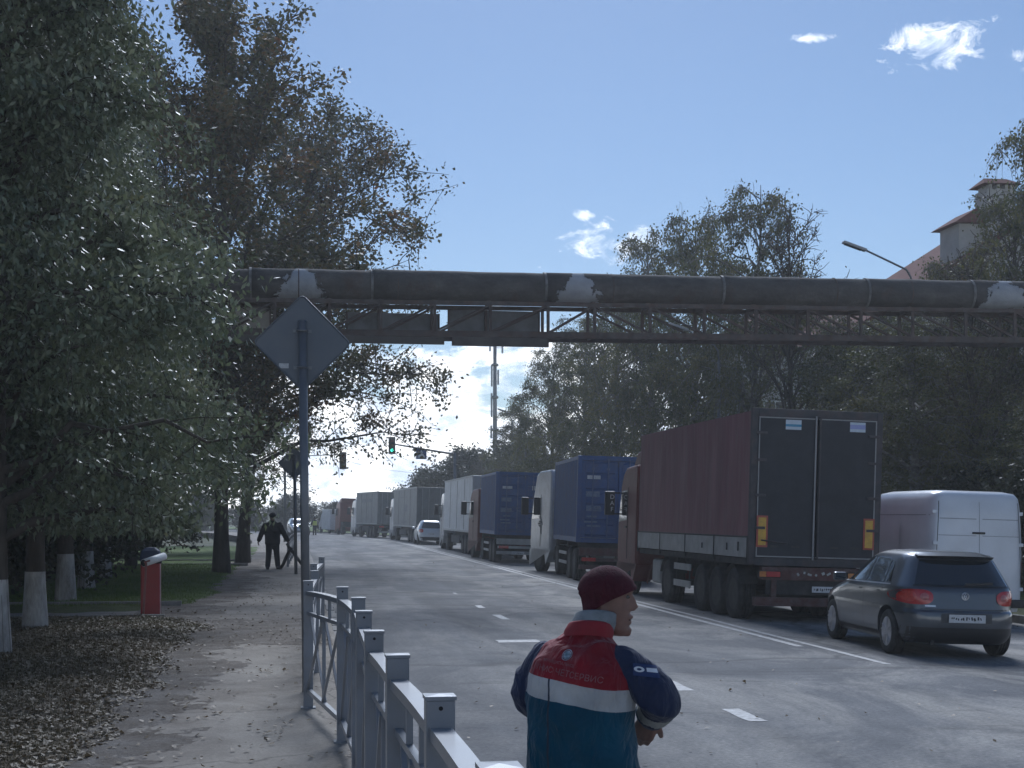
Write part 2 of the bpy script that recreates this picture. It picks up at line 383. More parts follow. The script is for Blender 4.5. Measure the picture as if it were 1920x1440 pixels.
# trodden soil and leaf mould that has crept over the pavement
def soil_h(X, Y):
    m = sstep(20.1, 21.6, Y + (fbm(X * 1.5, Y * 1.5, 2) - .5) * 2.2) * (1 - sstep(25.2, 27.2, Y + (fbm(X * 1.5, Y, 7) - .5) * 2.2))
    m = np.maximum(m, sstep(-0.5, 0.25, (lawn_edge(Y) + 0.55 - X) + (fbm(X * 1.3, Y * 1.1, 13) - .5) * 1.5))
    band = m * (1 - m) * 4
    return SW + (m - .55 + (fbm(X * 5, Y * 5, 3) - .5) * 1.5 * band + (vnoise(X * 23, Y * 23, 8) - .5) * .9 * band) * .022
height_sheet('soil', -2.9, 0.55, 7, 60, 120, 1100, soil_h, M_SOIL)
# drive-side kerbs on the left, pale concrete laid flush
for k, (pa, pb) in enumerate((((-14, 26.1), (-2.2, 26.3)), ((-14, 30.5), (-2.2, 30.3)), ((-7, 53.4), (-1.6, 53.5)), ((-7, 58.5), (-1.6, 58.4)))):
    n = 10
    for i in range(n):
        a = Vector((lerp(pa[0], pb[0], i / n), lerp(pa[1], pb[1], i / n), 0.12)); b = Vector((lerp(pa[0], pb[0], (i + .985) / n), lerp(pa[1], pb[1], (i + .985) / n), 0.12))
        MB().bar(a, b, 0.14, 0.2).build('kerb_stone', M_KERB, kerb)

# road paint
M_PAINT = pm('worn_road_paint', (0.44, 0.44, 0.43), 0.7, var=0.25, scale=14, dirt=(0.2, 0.19, 0.18), dscale=9, damt=0.95, bump=0.2, bscale=90)
mk = empty('road_marking'); tag(mk, kind='structure')
def dash(x0, x1, y0, y1, n=4):
    b = MB(); rows = []
    for i in range(n + 1):
        y = lerp(y0, y1, i / n); s = road_shift(y); j = rnd.uniform(-.012, .012)
        rows.append([(x0 + s + j, y, road_z(x0) + .004), (x1 + s + j, y, road_z(x1) + .004)])
    b.grid(rows); b.build('painted_line', M_PAINT, mk)
dash(7.34, 7.46, 21.0, 150, 60); dash(7.62, 7.73, 18.4, 150, 60)
for (xa, xb, ya, yb) in ((4.22, 4.40, 15.9, 17.1), (4.24, 4.42, 13.45, 14.35), (3.1, 3.75, 22.3, 22.75), (3.82, 3.98, 27.2, 28.5), (3.84, 3.98, 30.6, 31.5), (3.92, 4.0, 36, 36.7)): dash(xa, xb, ya, yb, 3)
# ------------------------------------------------------------------ trees
def leaf_mat(name, stops, gloss=0.25, rough=0.38, transl=0.3):
    m = bpy.data.materials.new(name); m.use_nodes = True; t = m.node_tree
    for n in list(t.nodes): t.nodes.remove(n)
    out = t.nodes.new('ShaderNodeOutputMaterial'); geo = t.nodes.new('ShaderNodeNewGeometry'); r = t.nodes.new('ShaderNodeValToRGB'); e = r.color_ramp.elements
    while len(e) < len(stops): e.new(0.5)
    for q, (p, c) in zip(e, stops): q.position = p; q.color = (*c, 1)
    tcn = t.nodes.new('ShaderNodeTexCoord'); no = t.nodes.new('ShaderNodeTexNoise'); no.inputs['Scale'].default_value = 0.45; no.inputs['Detail'].default_value = 4
    t.links.new(tcn.outputs['Object'], no.inputs['Vector'])
    ma = t.nodes.new('ShaderNodeMath'); ma.operation = 'MULTIPLY_ADD'; ma.inputs[1].default_value = 0.5; t.links.new(geo.outputs['Random Per Island'], ma.inputs[0])
    mb = t.nodes.new('ShaderNodeMath'); mb.operation = 'MULTIPLY_ADD'; mb.inputs[1].default_value = 1.5; mb.inputs[2].default_value = -0.5; t.links.new(no.outputs['Fac'], mb.inputs[0]); t.links.new(mb.outputs[0], ma.inputs[2])
    t.links.new(ma.outputs[0], r.inputs[0])
    d = t.nodes.new('ShaderNodeBsdfPrincipled'); d.inputs['Roughness'].default_value = rough; d.inputs['Specular IOR Level'].default_value = gloss * 2
    tr = t.nodes.new('ShaderNodeBsdfTranslucent'); mx = t.nodes.new('ShaderNodeMixShader'); mx.inputs[0].default_value = transl
    t.links.new(r.outputs[0], d.inputs['Base Color']); t.links.new(r.outputs[0], tr.inputs['Color'])
    t.links.new(d.outputs[0], mx.inputs[1]); t.links.new(tr.outputs[0], mx.inputs[2]); t.links.new(mx.outputs[0], out.inputs[0]); return m
LM_POPLAR = leaf_mat('silvery_green_leaf', [(0.1, (0.070, 0.092, 0.048)), (0.5, (0.135, 0.160, 0.085)), (0.85, (0.225, 0.245, 0.15)), (1.0, (0.23, 0.20, 0.07))], 0.35, 0.42, 0.24)
LM_AUTUMN = leaf_mat('autumn_leaf', [(0.1, (0.055, 0.064, 0.024)), (0.5, (0.088, 0.086, 0.032)), (0.78, (0.145, 0.095, 0.032)), (1.0, (0.16, 0.065, 0.03))], 0.25, 0.5, 0.3)
LM_BIRCH = leaf_mat('birch_leaf', [(0.1, (0.055, 0.068, 0.026)), (0.5, (0.098, 0.106, 0.042)), (0.85, (0.155, 0.142, 0.05)), (1.0, (0.22, 0.18, 0.05))], 0.2, 0.55, 0.36)
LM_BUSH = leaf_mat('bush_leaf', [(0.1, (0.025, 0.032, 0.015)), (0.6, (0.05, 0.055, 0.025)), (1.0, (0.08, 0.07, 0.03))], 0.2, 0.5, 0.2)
BARK = pm('grey_bark', (0.075, 0.062, 0.05), 0.95, var=0.4, scale=9, bump=1.0, bscale=24, stretch=(1, 1, .25), dirt=(0.03, 0.028, 0.022), dscale=5)
BARK_BIRCH = pm('birch_bark', (0.20, 0.19, 0.17), 0.9, var=0.5, scale=7, bump=0.6, bscale=20, dirt=(0.03, 0.03, 0.028), dscale=4, damt=0.9)
LIME = pm('limewash', (0.42, 0.41, 0.39), 0.95, var=0.25, scale=8, bump=1.0, bscale=22, dirt=(0.10, 0.085, 0.07), dscale=3.5, damt=0.8, stretch=(1, 1, .4))

def tubes_np(paths):
    """paths: list of (pts Nx3, radii N, sides) -> verts, quads"""
    VV = []; FF = []; off = 0
    for pts, rad, n in paths:
        pts = np.asarray(pts, float); m = len(pts); d = np.gradient(pts, axis=0); d /= np.linalg.norm(d, axis=1, keepdims=True) + 1e-9
        ref = np.array([0.31, 0.53, 0.79]) if abs(d[0] @ np.array([0.31, 0.53, 0.79])) < .9 else np.array([1., 0, 0])
        s = np.cross(d, ref); s /= np.linalg.norm(s, axis=1, keepdims=True) + 1e-9; u = np.cross(d, s)
        a = np.arange(n) * 2 * np.pi / n
        ring = pts[:, None, :] + (s[:, None, :] * np.cos(a)[None, :, None] + u[:, None, :] * np.sin(a)[None, :, None]) * np.asarray(rad)[:, None, None]
        VV.append(ring.reshape(-1, 3)); i = np.arange(m * n).reshape(m, n); j = np.roll(i, -1, axis=1)
        FF.append(np.stack([i[:-1], j[:-1], j[1:], i[1:]], -1).reshape(-1, 4) + off); off += m * n
    return np.concatenate(VV), np.concatenate(FF)
def leaves_np(rng, pos, Ln, Wd, down=0.3, up_normal=0.0):
    n = len(pos); d = rng.normal(size=(n, 3)); d[:, 2] -= down * 2; d /= np.linalg.norm(d, axis=1, keepdims=True)
    s = np.cross(d, rng.normal(size=(n, 3))); s /= np.linalg.norm(s, axis=1, keepdims=True) + 1e-9; nn = np.cross(d, s)
    l = Ln * rng.uniform(.65, 1.2, (n, 1)); w_ = Wd * rng.uniform(.7, 1.2, (n, 1)); bend = rng.uniform(-.12, .12, (n, 1)) * l
    v = np.stack([pos, pos + d * l * .45 + s * w_ * .5 + nn * bend, pos + d * l, pos + d * l * .45 - s * w_ * .5 + nn * bend], 1)
    return v.reshape(-1, 3), np.arange(n * 4).reshape(n, 4)
def gen_tree(seed, H, env_h, env_r, nl, sub, nleaf, Ln, Wd, trunk_r, h0, droop=0.0, up=0.5, sigma=0.22, clump=0.0, twig=0.006, skew=(0, 0), trunk_top=0.9, nsub_pts=4, down=0.3, inner=0.0, fork=False, rmin=.45, zmin=.12, thin=0.0):
    """skeleton of trunk, limbs and twigs inside an envelope (radius by height); leaves sit along the twigs"""
    rng = np.random.default_rng(seed); env = lambda h: np.interp(h, env_h, env_r)
    nt_ = 14; t = np.linspace(0, 1, nt_); wob = np.cumsum(rng.normal(0, .035 * H / 14, (nt_, 2)), axis=0) * t[:, None]
    tp = np.stack([wob[:, 0] + skew[0] * t ** 1.6, wob[:, 1] + skew[1] * t ** 1.6, t * H * trunk_top - 0.06 * (t == 0)], -1)
    tr = trunk_r * (1 - t) ** 0.8 + 0.012; tr[0] *= 1.35; tr[1] *= 1.05
    main = [(tp, tr, 10)]; fine = []; A = []; B = []
    for i in range(nl):
        q = (i + rng.uniform(0, 1)) / nl; h = lerp(h0, H * trunk_top * .97, q ** 0.9)
        base = np.array([np.interp(h / (H * trunk_top), t, tp[:, k]) for k in range(3)])
        a = i * 2.39996 + rng.normal(0, .35); R0 = env(h); rise = up * R0 * rng.uniform(.5, 1.3); he = min(max(h + rise, h0 * .5), H * .99)
        R = env(he) * rng.uniform(rmin, 1.0) + .15; sk = np.array([skew[0], skew[1]]) * (he / H) ** 1.6
        e = np.array([np.cos(a) * R + sk[0], np.sin(a) * R + sk[1], he - droop * R * rng.uniform(.2, .7)])
        c = base * .5 + e * .5 + np.array([0, 0, (0.12 + droop * .55) * R]) + rng.normal(0, .08 * R, 3)
        s = np.linspace(0, 1, 7)[:, None]; path = (1 - s) ** 2 * base + 2 * s * (1 - s) * c + s * s * e
        r0 = np.interp(h / (H * trunk_top), t, tr) * .40 + .008
        path[1:] += rng.normal(0, .03 * R, (6, 3)); main.append((path, r0 * (1 - s[:, 0]) ** .9 + .006, 6)) 
        for k in range(sub):
            ss = rng.uniform(.12, 1.0) ** .8; f = ss * 6; j = min(int(f), 5); st = path[j] + (path[j + 1] - path[j]) * (f - j)
            dv = (path[j + 1] - path[j]); dv = dv / (np.linalg.norm(dv) + 1e-6) * .8 + rng.normal(0, .75, 3); dv /= np.linalg.norm(dv)
            ln = rng.uniform(.35, 1.0) * (.28 * R + .45)
            pts = [st]; p = st.copy(); v = dv.copy()
            for z in range(nsub_pts):
                v = v + np.array([0, 0, -droop * .55 + (.08 if droop == 0 else 0)]) + rng.normal(0, .16, 3); v /= np.linalg.norm(v); p = p + v * ln / nsub_pts * (1 + droop * .6); pts.append(p.copy())
            pts = np.array(pts); pts[:, 2] = np.maximum(pts[:, 2], max(.25, zmin * .9))
            fine.append((pts, np.linspace(twig * 1.8, twig * .6, len(pts)), 3)); A.append(pts[:-1]); B.append(pts[1:])
    A = np.concatenate(A); B = np.concatenate(B); V1, F1 = tubes_np(main + fine)
    if nleaf:
        wgt = np.linalg.norm(B - A, axis=1)
        if clump: wgt = wgt * np.exp(rng.normal(0, clump, len(wgt)))
        wgt /= wgt.sum(); idx = rng.choice(len(A), nleaf, p=wgt); s = rng.uniform(0, 1, (nleaf, 1))
        pos = A[idx] + (B[idx] - A[idx]) * s + rng.normal(0, sigma, (nleaf, 3)) * np.array([1, 1, .9])
        pos[:, 2] = np.where(pos[:, 2] < zmin, zmin + np.abs(rng.normal(0, .35, nleaf)), pos[:, 2])
        if thin: pos = pos[rng.uniform(0, 1, nleaf) > np.clip((pos[:, 2] / H - .45) * thin, 0, .88)]
        V2, F2 = leaves_np(rng, pos, Ln, Wd, down)
    else: V2 = F2 = None
    return V1, F1, V2, F2
def tree_proto(name, g, bark, leafm, limewash=0.0, V1R=None):
    V1, F1, V2, F2 = g; root = empty(name)
    link('trunk', mesh_np('trunk', V1, F1, bark, True), parent=root)
    if V2 is not None: link('crown', mesh_np('crown', V2, F2, leafm), parent=root)
    if limewash:
        q = MB(); r = lambda z: np.interp(z, V1R[0], V1R[1]) + .006
        pts = [(0, 0, z) for z in np.linspace(0.0, limewash, 6)]; q.tube(pts, [r(p[2]) for p in pts], 12, cap=False)
        q.build('limewashed_band', LIME, root, smooth=True)
    return root
PLACED = set()
def place(proto, loc, label, group=None, s=1.0, rz=0.0, sz=None, cat='tree'):
    o = proto if proto.name not in PLACED else copy_tree(proto)
    PLACED.add(proto.name); o.location = loc; o.rotation_euler[2] = rz; o.scale = (s, s, sz or s)
    tag(o, label, cat, group); return o
def hide_protos(ps):
    for p in ps:
        if p.name not in PLACED:
            for c in list(p.children): bpy.data.objects.remove(c)
            bpy.data.objects.remove(p)

EA_H = [0, 1.1, 1.9, 3.2, 4.6, 6.5, 8.5, 10.5, 12.2, 13.2]; EA_R = [1.6, 2.1, 2.8, 3.25, 3.25, 2.75, 2.0, 1.35, .8, .15]
pA1 = tree_proto('poplar_tree', gen_tree(1, 13.2, EA_H, EA_R, 78, 15, 92000, .12, .05, .16, 1.5, droop=.32, up=.35, sigma=.17, clump=.5, down=.55, nsub_pts=3, zmin=1.62), BARK, LM_POPLAR, 1.05, ([0, .92, 1.9], [.16*1.35+.012, .16*.94*1.05+.012, .155]))
pA2 = tree_proto('poplar_tree', gen_tree(2, 12.6, EA_H, [r * .97 for r in EA_R], 74, 15, 86000, .12, .05, .15, 1.5, droop=.34, up=.4, sigma=.17, clump=.55, down=.55, nsub_pts=3, zmin=1.62), BARK, LM_POPLAR, 1.0, ([0, .88, 1.8], [.15*1.35+.012, .15*.94*1.05+.012, .145]))
EB_H = [0, 2.5, 4, 6, 9, 12, 14.5, 16.5, 17.5]; EB_R = [.5, 1.5, 4.0, 6.0, 6.6, 5.6, 4.0, 2.2, .3]
pB1 = tree_proto('linden_tree', gen_tree(5, 17.5, EB_H, [r * .78 for r in EB_R], 52, 22, 42000, .15, .10, .17, 2.8, droop=.0, up=.7, sigma=.16, clump=1.0, twig=.012, nsub_pts=4), BARK, LM_AUTUMN)
pB2 = tree_proto('linden_tree', gen_tree(6, 16.5, EB_H, [r * 1.12 for r in EB_R], 60, 26, 40000, .15, .10, .20, 3.2, droop=.10, up=.55, sigma=.20, clump=1.05, twig=.012, nsub_pts=4, skew=(2.6, 0)), BARK, LM_AUTUMN)
EC_H = [0, .8, 2, 4, 7, 10, 12.5, 14.3, 15]; EC_R = [.6, 2.2, 3.3, 4.2, 4.2, 3.4, 2.2, 1.0, .15]
pC1 = tree_proto('birch_tree', gen_tree(8, 15, EC_H, EC_R, 60, 22, 46000, .13, .085, .20, 1.2, droop=.55, up=.55, sigma=.15, clump=1.6, thin=1.5, twig=.008, nsub_pts=5, down=.7), BARK_BIRCH, LM_BIRCH)
pC2 = tree_proto('birch_tree', gen_tree(9, 15, EC_H, [r * 1.05 for r in EC_R], 58, 22, 42000, .13, .085, .20, 1.2, droop=.6, up=.5, sigma=.16, clump=1.6, thin=1.4, twig=.008, nsub_pts=5, down=.7), BARK_BIRCH, LM_BIRCH)
pD = tree_proto('bare_tree', gen_tree(12, 15, EC_H, [r * .8 for r in EC_R], 46, 20, 1500, .11, .07, .16, 3.0, droop=.05, up=1.0, sigma=.10, twig=.012, nsub_pts=5), BARK, LM_AUTUMN)
pE = tree_proto('bush', gen_tree(15, 3.0, [0, .4, 1.2, 2.2, 3], [.6, 1.5, 1.8, 1.3, .2], 34, 14, 16000, .13, .08, .05, .15, droop=.1, up=.6, sigma=.12, clump=.4), BARK, LM_BUSH)

G = 'limewashed poplars in the verge beside the pavement'
for i, (p, x, y, s, sz, rz, lab) in enumerate([
    (pA1, -3.75, 19.5, .98, .98, 0.3, 'green leafy tree with a thick limewashed trunk standing in leaf litter'),
    (pA2, -4.0, 24.0, .95, .96, 2.1, 'green leafy tree with slim trunk just before the barrier drive'),
    (pA1, -4.6, 27.0 + 4.2, .98, 1.0, 4.0, 'green leafy tree behind the red barrier cabinet'),
    (pA2, -4.9, 36.5, 1.0, .98, 5.1, 'second green leafy tree beyond the red barrier cabinet'),
    (pA1, -5.2, 42.5, .9, .9, 1.2, 'green leafy tree on the lawn before the pipe bridge'),
    (pA2, -3.6, 15.2 - 3.6, .88, .9, 3.0, 'green leafy tree with low crown over the near leaf litter'),
    (pA1, -7.2, 21.5, .9, .85, 5.6, 'green leafy tree standing behind the limewashed trunks'),
    (pA2, -7.8, 33.0, .95, .9, .9, 'green leafy tree in the second row left of the barrier drive')]):
    if i == 5: continue
    place(p, (x, y, .10), lab, G, s, rz, sz)
G = 'autumn lindens overhanging the road'
place(pB1, (-2.2, 46.5, .1), 'tall half bare linden with brown tinted leaves behind the pipe', G, 1.28, 1.0, 1.04)
place(pB2, (-1.9, 57, .1), 'wide sparse linden leaning its crown out over the road', G, 1.13, 0.0, 1.06)
place(pB1, (-5.5, 52, .1), 'brown tinted linden at the back of the lawn', G, .95, 3.3)
place(pB2, (-3.5, 74, .1), 'linden with low dark crown beside the far traffic light', G, .80, .5)
place(pB1, (-4.5, 92, .1), 'linden beyond the side path near the far crossing', G, .72, 2.0)
place(pB2, (-9.5, 44, .1), 'dense linden far back on the left lawn', G, .85, 2.5)
G = 'birches along the right verge'
for k, (p, x, y, s, sz, rz, lab) in enumerate([
    (pC1, 23.4, 43.5, .85, 1.08, .3, 'tall drooping birch cut by the right picture edge near the van'.replace(' cut by the right picture edge', '')),
    (pC2, 18.0, 41.0, .85, .57, 1.3, 'low bushy birch in front of the red roofed house'),
    (pC1, 19.0, 48.5, .95, .64, 2.4, 'low bushy birch behind the rear doors of the tarpaulin truck'),
    (pC2, 17.8, 56, .92, 1.10, 3.9, 'dark birch with a pointed top above the tarpaulin truck'),
    (pC1, 17.6, 63.5, .85, 1.12, 5.0, 'birch with thin sunlit crown behind the pipe'),
    (pC2, 17.5, 71, .9, 1.18, .1, 'birch in front of the small white cloud'),
    (pC1, 17.6, 79.5, 1.0, 1.08, 1.9, 'hazy birch above the nearest blue container'),
    (pC2, 17.4, 88, .95, 1.04, 2.9, 'hazy weeping birch beyond the nearest blue container'),
    (pC1, 17.0, 97, .9, .96, 4.4, 'weeping birch beside the arm of the far street lamp'),
    (pC2, 16.4, 107, .8, .74, 5.5, 'small rounded birch above the second blue container'),
    (pC1, 19.5, 35.2, .72, .40, 2.2, 'low wide birch beside the white van'),
    (pC2, 21.8, 46.5, .72, .78, .7, 'birch in front of the chimney and dormer'),
    (pC2, 23.2, 55, .9, .66, 5.1, 'low birch below the roof edge of the chimney house'),
    (pC1, 21.3, 50.5, .85, .66, 3.3, 'birch in the back row beside the low red roof')]):
    place(p, (x, y, .02), lab, G, s, rz, sz)
G = 'leafless trees among the birches'
place(pD, (18.2, 52.5, .02), 'leafless tree with a fine twig fan above the pipe', G, .9, .4, .92)
place(pD, (19.5, 40.5, .02), 'leafless tree beside the street lamp near the red roof', G, .8, 2.2, .66)
place(pD, (23.0, 45.0, .02), 'leafless tree reaching up to the chimney', G, .95, 4.0, .86)
place(pD, (15.5, 122, 0), 'leafless tree behind the traffic light mast', G, .6, 1.0, .45)
G = 'small trees around the cell mast'
for x, y, s, lab in ((14.8, 128, .52, 'small tree left of the cell mast foot'), (19.5, 132, .56, 'small tree right of the cell mast foot'), (13.0, 145, .42, 'small tree above the grey far trailers')):
    place(pE, (x, y, 0), lab, G, s * 5.0, x, s * 4.6)
G = 'trees closing the end of the street'
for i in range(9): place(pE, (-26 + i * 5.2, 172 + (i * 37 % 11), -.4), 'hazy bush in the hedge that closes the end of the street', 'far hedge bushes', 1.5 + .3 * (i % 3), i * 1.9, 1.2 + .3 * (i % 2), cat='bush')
for i, (x, y, s, lab) in enumerate(((-9, 168, .34, 'round tree behind the silver car'), (-2, 186, .30, 'low green tree behind the person in the yellow vest'), (4, 196, .30, 'low green tree behind the far white box van'), (-16, 160, .6, 'tree at the far end of the left pavement'), (-24, 150, .7, 'tall tree at the far left end'), (11, 190, .34, 'tree behind the red cab'), (19, 180, .42, 'tree closing the view behind the grey trailers'))):
    place(pC2 if i % 2 else pC1, (x, y, -.4), lab, G, s, i * 1.1)
G = 'dark bushes at the back of the left lawn'
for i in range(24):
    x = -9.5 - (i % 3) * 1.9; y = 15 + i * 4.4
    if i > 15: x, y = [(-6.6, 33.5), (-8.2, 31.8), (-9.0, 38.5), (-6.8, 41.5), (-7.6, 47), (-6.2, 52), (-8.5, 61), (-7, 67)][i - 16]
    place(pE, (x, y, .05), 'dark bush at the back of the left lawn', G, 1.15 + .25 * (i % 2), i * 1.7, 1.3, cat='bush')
G = 'bushes under the right verge birches'
for i in range(14):
    x = 16.4 + (i % 3) * 1.2; y = 27 + i * 5.4
    place(pE, (x, y, 0), 'dark bush under the birches of the right verge', G, 1.0 + .2 * (i % 3), i * 2.3, 1.05, cat='bush')
hide_protos([pA1, pA2, pB1, pB2, pC1, pC2, pD, pE])

# leaf litter, grass and grit
def on_lawn(n, x0, x1, y0, y1, seed, p=2.0):
    r = np.random.default_rng(seed); x = r.uniform(x0, x1, n); y = y0 + (y1 - y0) * r.uniform(0, 1, n) ** p
    return x, y, r
x, y, r_ = on_lawn(60000, -6.5, -1.0, 9.5, 30, 3, 1.3); h = lawn_h(x, y); ok = (h > SW + .002) & (np.abs(y - 28.3) > 1.9); x, y, h = x[ok], y[ok], h[ok]
n = len(x); a = r_.uniform(0, 6.28, n); hl = r_.uniform(.025, .075, n); wd = .004; ln_ = r_.normal(0, .02, (n, 2))
V = np.stack([np.stack([x - np.cos(a) * wd, y - np.sin(a) * wd, h - .01], -1), np.stack([x + np.cos(a) * wd, y + np.sin(a) * wd, h - .01], -1), np.stack([x + ln_[:, 0], y + ln_[:, 1], h + hl], -1)], 1).reshape(-1, 3)
M_GRASS = leaf_mat('dry_grass', [(0.0, (0.06, 0.06, 0.028)), (0.6, (0.10, 0.085, 0.042)), (1, (0.17, 0.13, 0.075))], .1, .7, .2)
tag(link('grass', mesh_np('grass', V, np.arange(n * 3).reshape(n, 3), M_GRASS)), 'short dry grass under the limewashed trees', 'grass', kind='stuff')
x, y, r_ = on_lawn(26000, -6.0, -1.4, 30, 55, 8, 1.3); h = lawn_h(x, y); ok = h > SW + .002; x, y, h = x[ok], y[ok], h[ok]
n = len(x); a = r_.uniform(0, 6.28, n); hl = r_.uniform(.03, .08, n); wd = .007; ln_ = r_.normal(0, .02, (n, 2))
V = np.stack([np.stack([x - np.cos(a) * wd, y - np.sin(a) * wd, h - .01], -1), np.stack([x + np.cos(a) * wd, y + np.sin(a) * wd, h - .01], -1), np.stack([x + ln_[:, 0], y + ln_[:, 1], h + hl], -1)], 1).reshape(-1, 3)
M_GRASS2 = leaf_mat('green_grass', [(0.0, (0.075, 0.13, 0.028)), (0.6, (0.135, 0.20, 0.042)), (1, (0.21, 0.23, 0.08))], .1, .7, .3)
tag(link('green_grass', mesh_np('green_grass', V, np.arange(n * 3).reshape(n, 3), M_GRASS2)), 'short green grass on the lawn beyond the barrier', 'grass', kind='stuff')
def litter(name, label, n, x0, x1, y0, y1, seed, p, zf, keep, mat, size):
    x, y, r = on_lawn(n, x0, x1, y0, y1, seed, p); z = zf(x, y); ok = keep(x, y, z, r); x, y, z = x[ok], y[ok], z[ok]; n = len(x)
    a = r.uniform(0, 6.28, n); s = size * r.uniform(.5, 1.3, n); d = np.stack([np.cos(a), np.sin(a), r.normal(0, .25, n)], -1) * s[:, None]; q = np.stack([-np.sin(a), np.cos(a), r.normal(0, .3, n)], -1) * s[:, None] * .38
    c = np.stack([x, y, z + .012 + s * .12], -1); k = np.array([0, 0, 1.]) * (s * r.uniform(-.05, .28, n))[:, None]
    V = np.stack([c - d * .5, c + q + k, c + d * .5, c - q + k * .6], 1).reshape(-1, 3)
    tag(link(name, mesh_np(name, V, np.arange(n * 4).reshape(n, 4), mat)), label, 'leaves', kind='stuff')
M_LITTER = leaf_mat('fallen_leaf', [(0.0, (0.085, 0.064, 0.036)), (0.45, (0.165, 0.122, 0.066)), (0.75, (0.19, 0.145, 0.085)), (1, (0.27, 0.22, 0.15))], .2, .6, .15)
litter('fallen_leaves', 'brown leaf litter covering the verge under the trees', 52000, -6.5, -1.0, 9.5, 29, 21, 1.3, lawn_h, lambda x, y, z, r: (z > SW - .01), M_LITTER, .05)
litter('scattered_leaves', 'scattered leaves and grit on the pavement', 3400, -2.4, .55, 8, 40, 22, 1.8, lambda x, y: np.full_like(x, SW), lambda x, y, z, r: r.uniform(0, 1, len(x)) < .22 + .8 * sstep(.45, .6, fbm(x * 1.2, y * .8, 4)) * (x < .0) + .4 * (np.abs(y - 23.3) < 3), M_LITTER, .05)
litter('road_leaves', 'sparse leaves and grit blown across the road', 1100, .8, 14, 9, 60, 23, 1.6, lambda x, y: np.where(x < 7.5, 0, -(x - 7.5) * .03), lambda x, y, z, r: r.uniform(0, 1, len(x)) < .5, M_LITTER, .045)
# ------------------------------------------------------------------ pipe bridge over the road
STEEL = pm('rusty_dark_steel', (0.095, 0.08, 0.072), 0.75, 0.2, var=0.35, scale=5, bump=0.4, bscale=30, dirt=(0.12, 0.06, 0.035), dscale=4, damt=0.6)
def m_pipe(k):
    """tar-paper jacket; in three places it has torn off and bare sheet metal shows"""
    sx = k.t.nodes.new('ShaderNodeSeparateXYZ'); k.t.links.new(k.tc.outputs['Object'], sx.inputs[0])
    def mth(op, a, b, cl=False):
        n = k.t.nodes.new('ShaderNodeMath'); n.operation = op; n.use_clamp = cl
        for i, s in enumerate((a, b)):
            if isinstance(s, (int, float)): n.inputs[i].default_value = s
            else: k.t.links.new(s, n.inputs[i])
        return n.outputs[0]
    tar = k.ramp(k.noise(1.6, 10, 0.75, (.5, 1, 1)), [(0.3, (0.055, 0.051, 0.049)), (0.55, (0.10, 0.093, 0.087)), (0.75, (0.17, 0.16, 0.148))])
    tar = k.mix(k.ramp(k.noise(.7, 8, .7, (1.5, 1, 1)), [(.55, (0, 0, 0)), (.7, (.6, .6, .6))]), tar, (0.10, 0.062, 0.045))
    nz = k.noise(3.2, 8, 0.7, (1, 1, 1), 0.6); tot = None
    for x0, w_, zc in TEARS:
        d = mth('DIVIDE', mth('ABSOLUTE', mth('SUBTRACT', sx.outputs[0], x0), 0), w_)
        z = mth('MULTIPLY', mth('SUBTRACT', sx.outputs[2], zc), 1.5)              # tears widen downwards
        v = mth('MULTIPLY', mth('SUBTRACT', mth('ADD', 1.0, mth('MULTIPLY', mth('SUBTRACT', nz, 0.5), 2.6)), mth('ADD', d, z)), 14, True)
        tot = v if tot is None else mth('MAXIMUM', tot, v)
    metal = k.ramp(k.noise(2.5, 7, .6), [(0.3, (0.30, 0.31, 0.33)), (0.7, (0.44, 0.45, 0.47))])
    return k.mix(tot, tar, metal), k.bump(tot, 1.0, -0.03, k.bump(k.noise(14, 8), .6, .03))
BY = 36.0; PZ0, PZ1 = 7.86 - .375, 8.0 - .375
def bx(px): z = BY * math.cos(YAW) / (1 - math.sin(YAW) * (px - 550) / F / math.cos(YAW)); return (px - 550) * z * math.cos(YAW) / F
def pz(x): return PZ0 + (PZ1 - PZ0) * (x + 2) / 21.0
TEARS = [(bx(563), .42, -.05), (bx(1080), .40, -.05), (bx(1872), .44, .0)]
br = empty('pipe_bridge', (0, BY, 0)); tag(br, 'steel truss bridge carrying a peeling dark heating pipe over the road', 'pipe bridge')
M_PIPE = surf('tarred_pipe', m_pipe)
joints = [-11, bx(470), bx(697), bx(1020), bx(1350), bx(1620), bx(1815), bx(2010), 26]
for a, b in zip(joints[:-1], joints[1:]):
    q = MB(); n = 9; xs = np.linspace(a + .004, b - .004, n); rr = .372 + rnd.uniform(-.006, .006)
    q.tube([(x, 0, 0) for x in xs], [rr * (1 + .012 * math.sin(3.7 * x) + rnd.uniform(-.006, .006)) for x in xs], 32)
    q.v = [(v[0], v[1], v[2] + 0) for v in q.v]
    o = q.build('pipe_section', M_PIPE, br, smooth=True); o.location.z = pz((a + b) / 2)
STRAP = pm('zinc_strap', (0.20, 0.195, 0.185), 0.7, 0.2, var=.4, dirt=(.09, .085, .08), dscale=5, damt=.8)
for j in joints[1:-1]:
    MB().tube([(j - .03, 0, 0), (j + .03, 0, 0)], .388, 28).build('pipe_strap', STRAP, br).location.z = pz(j)
for px in (560, 745, 1145, 1560, 1700): # thin lap joints
    x = bx(px); MB().tube([(x - .012, 0, 0), (x + .012, 0, 0)], .381, 28).build('lap_joint', STEEL, br).location.z = pz(x)
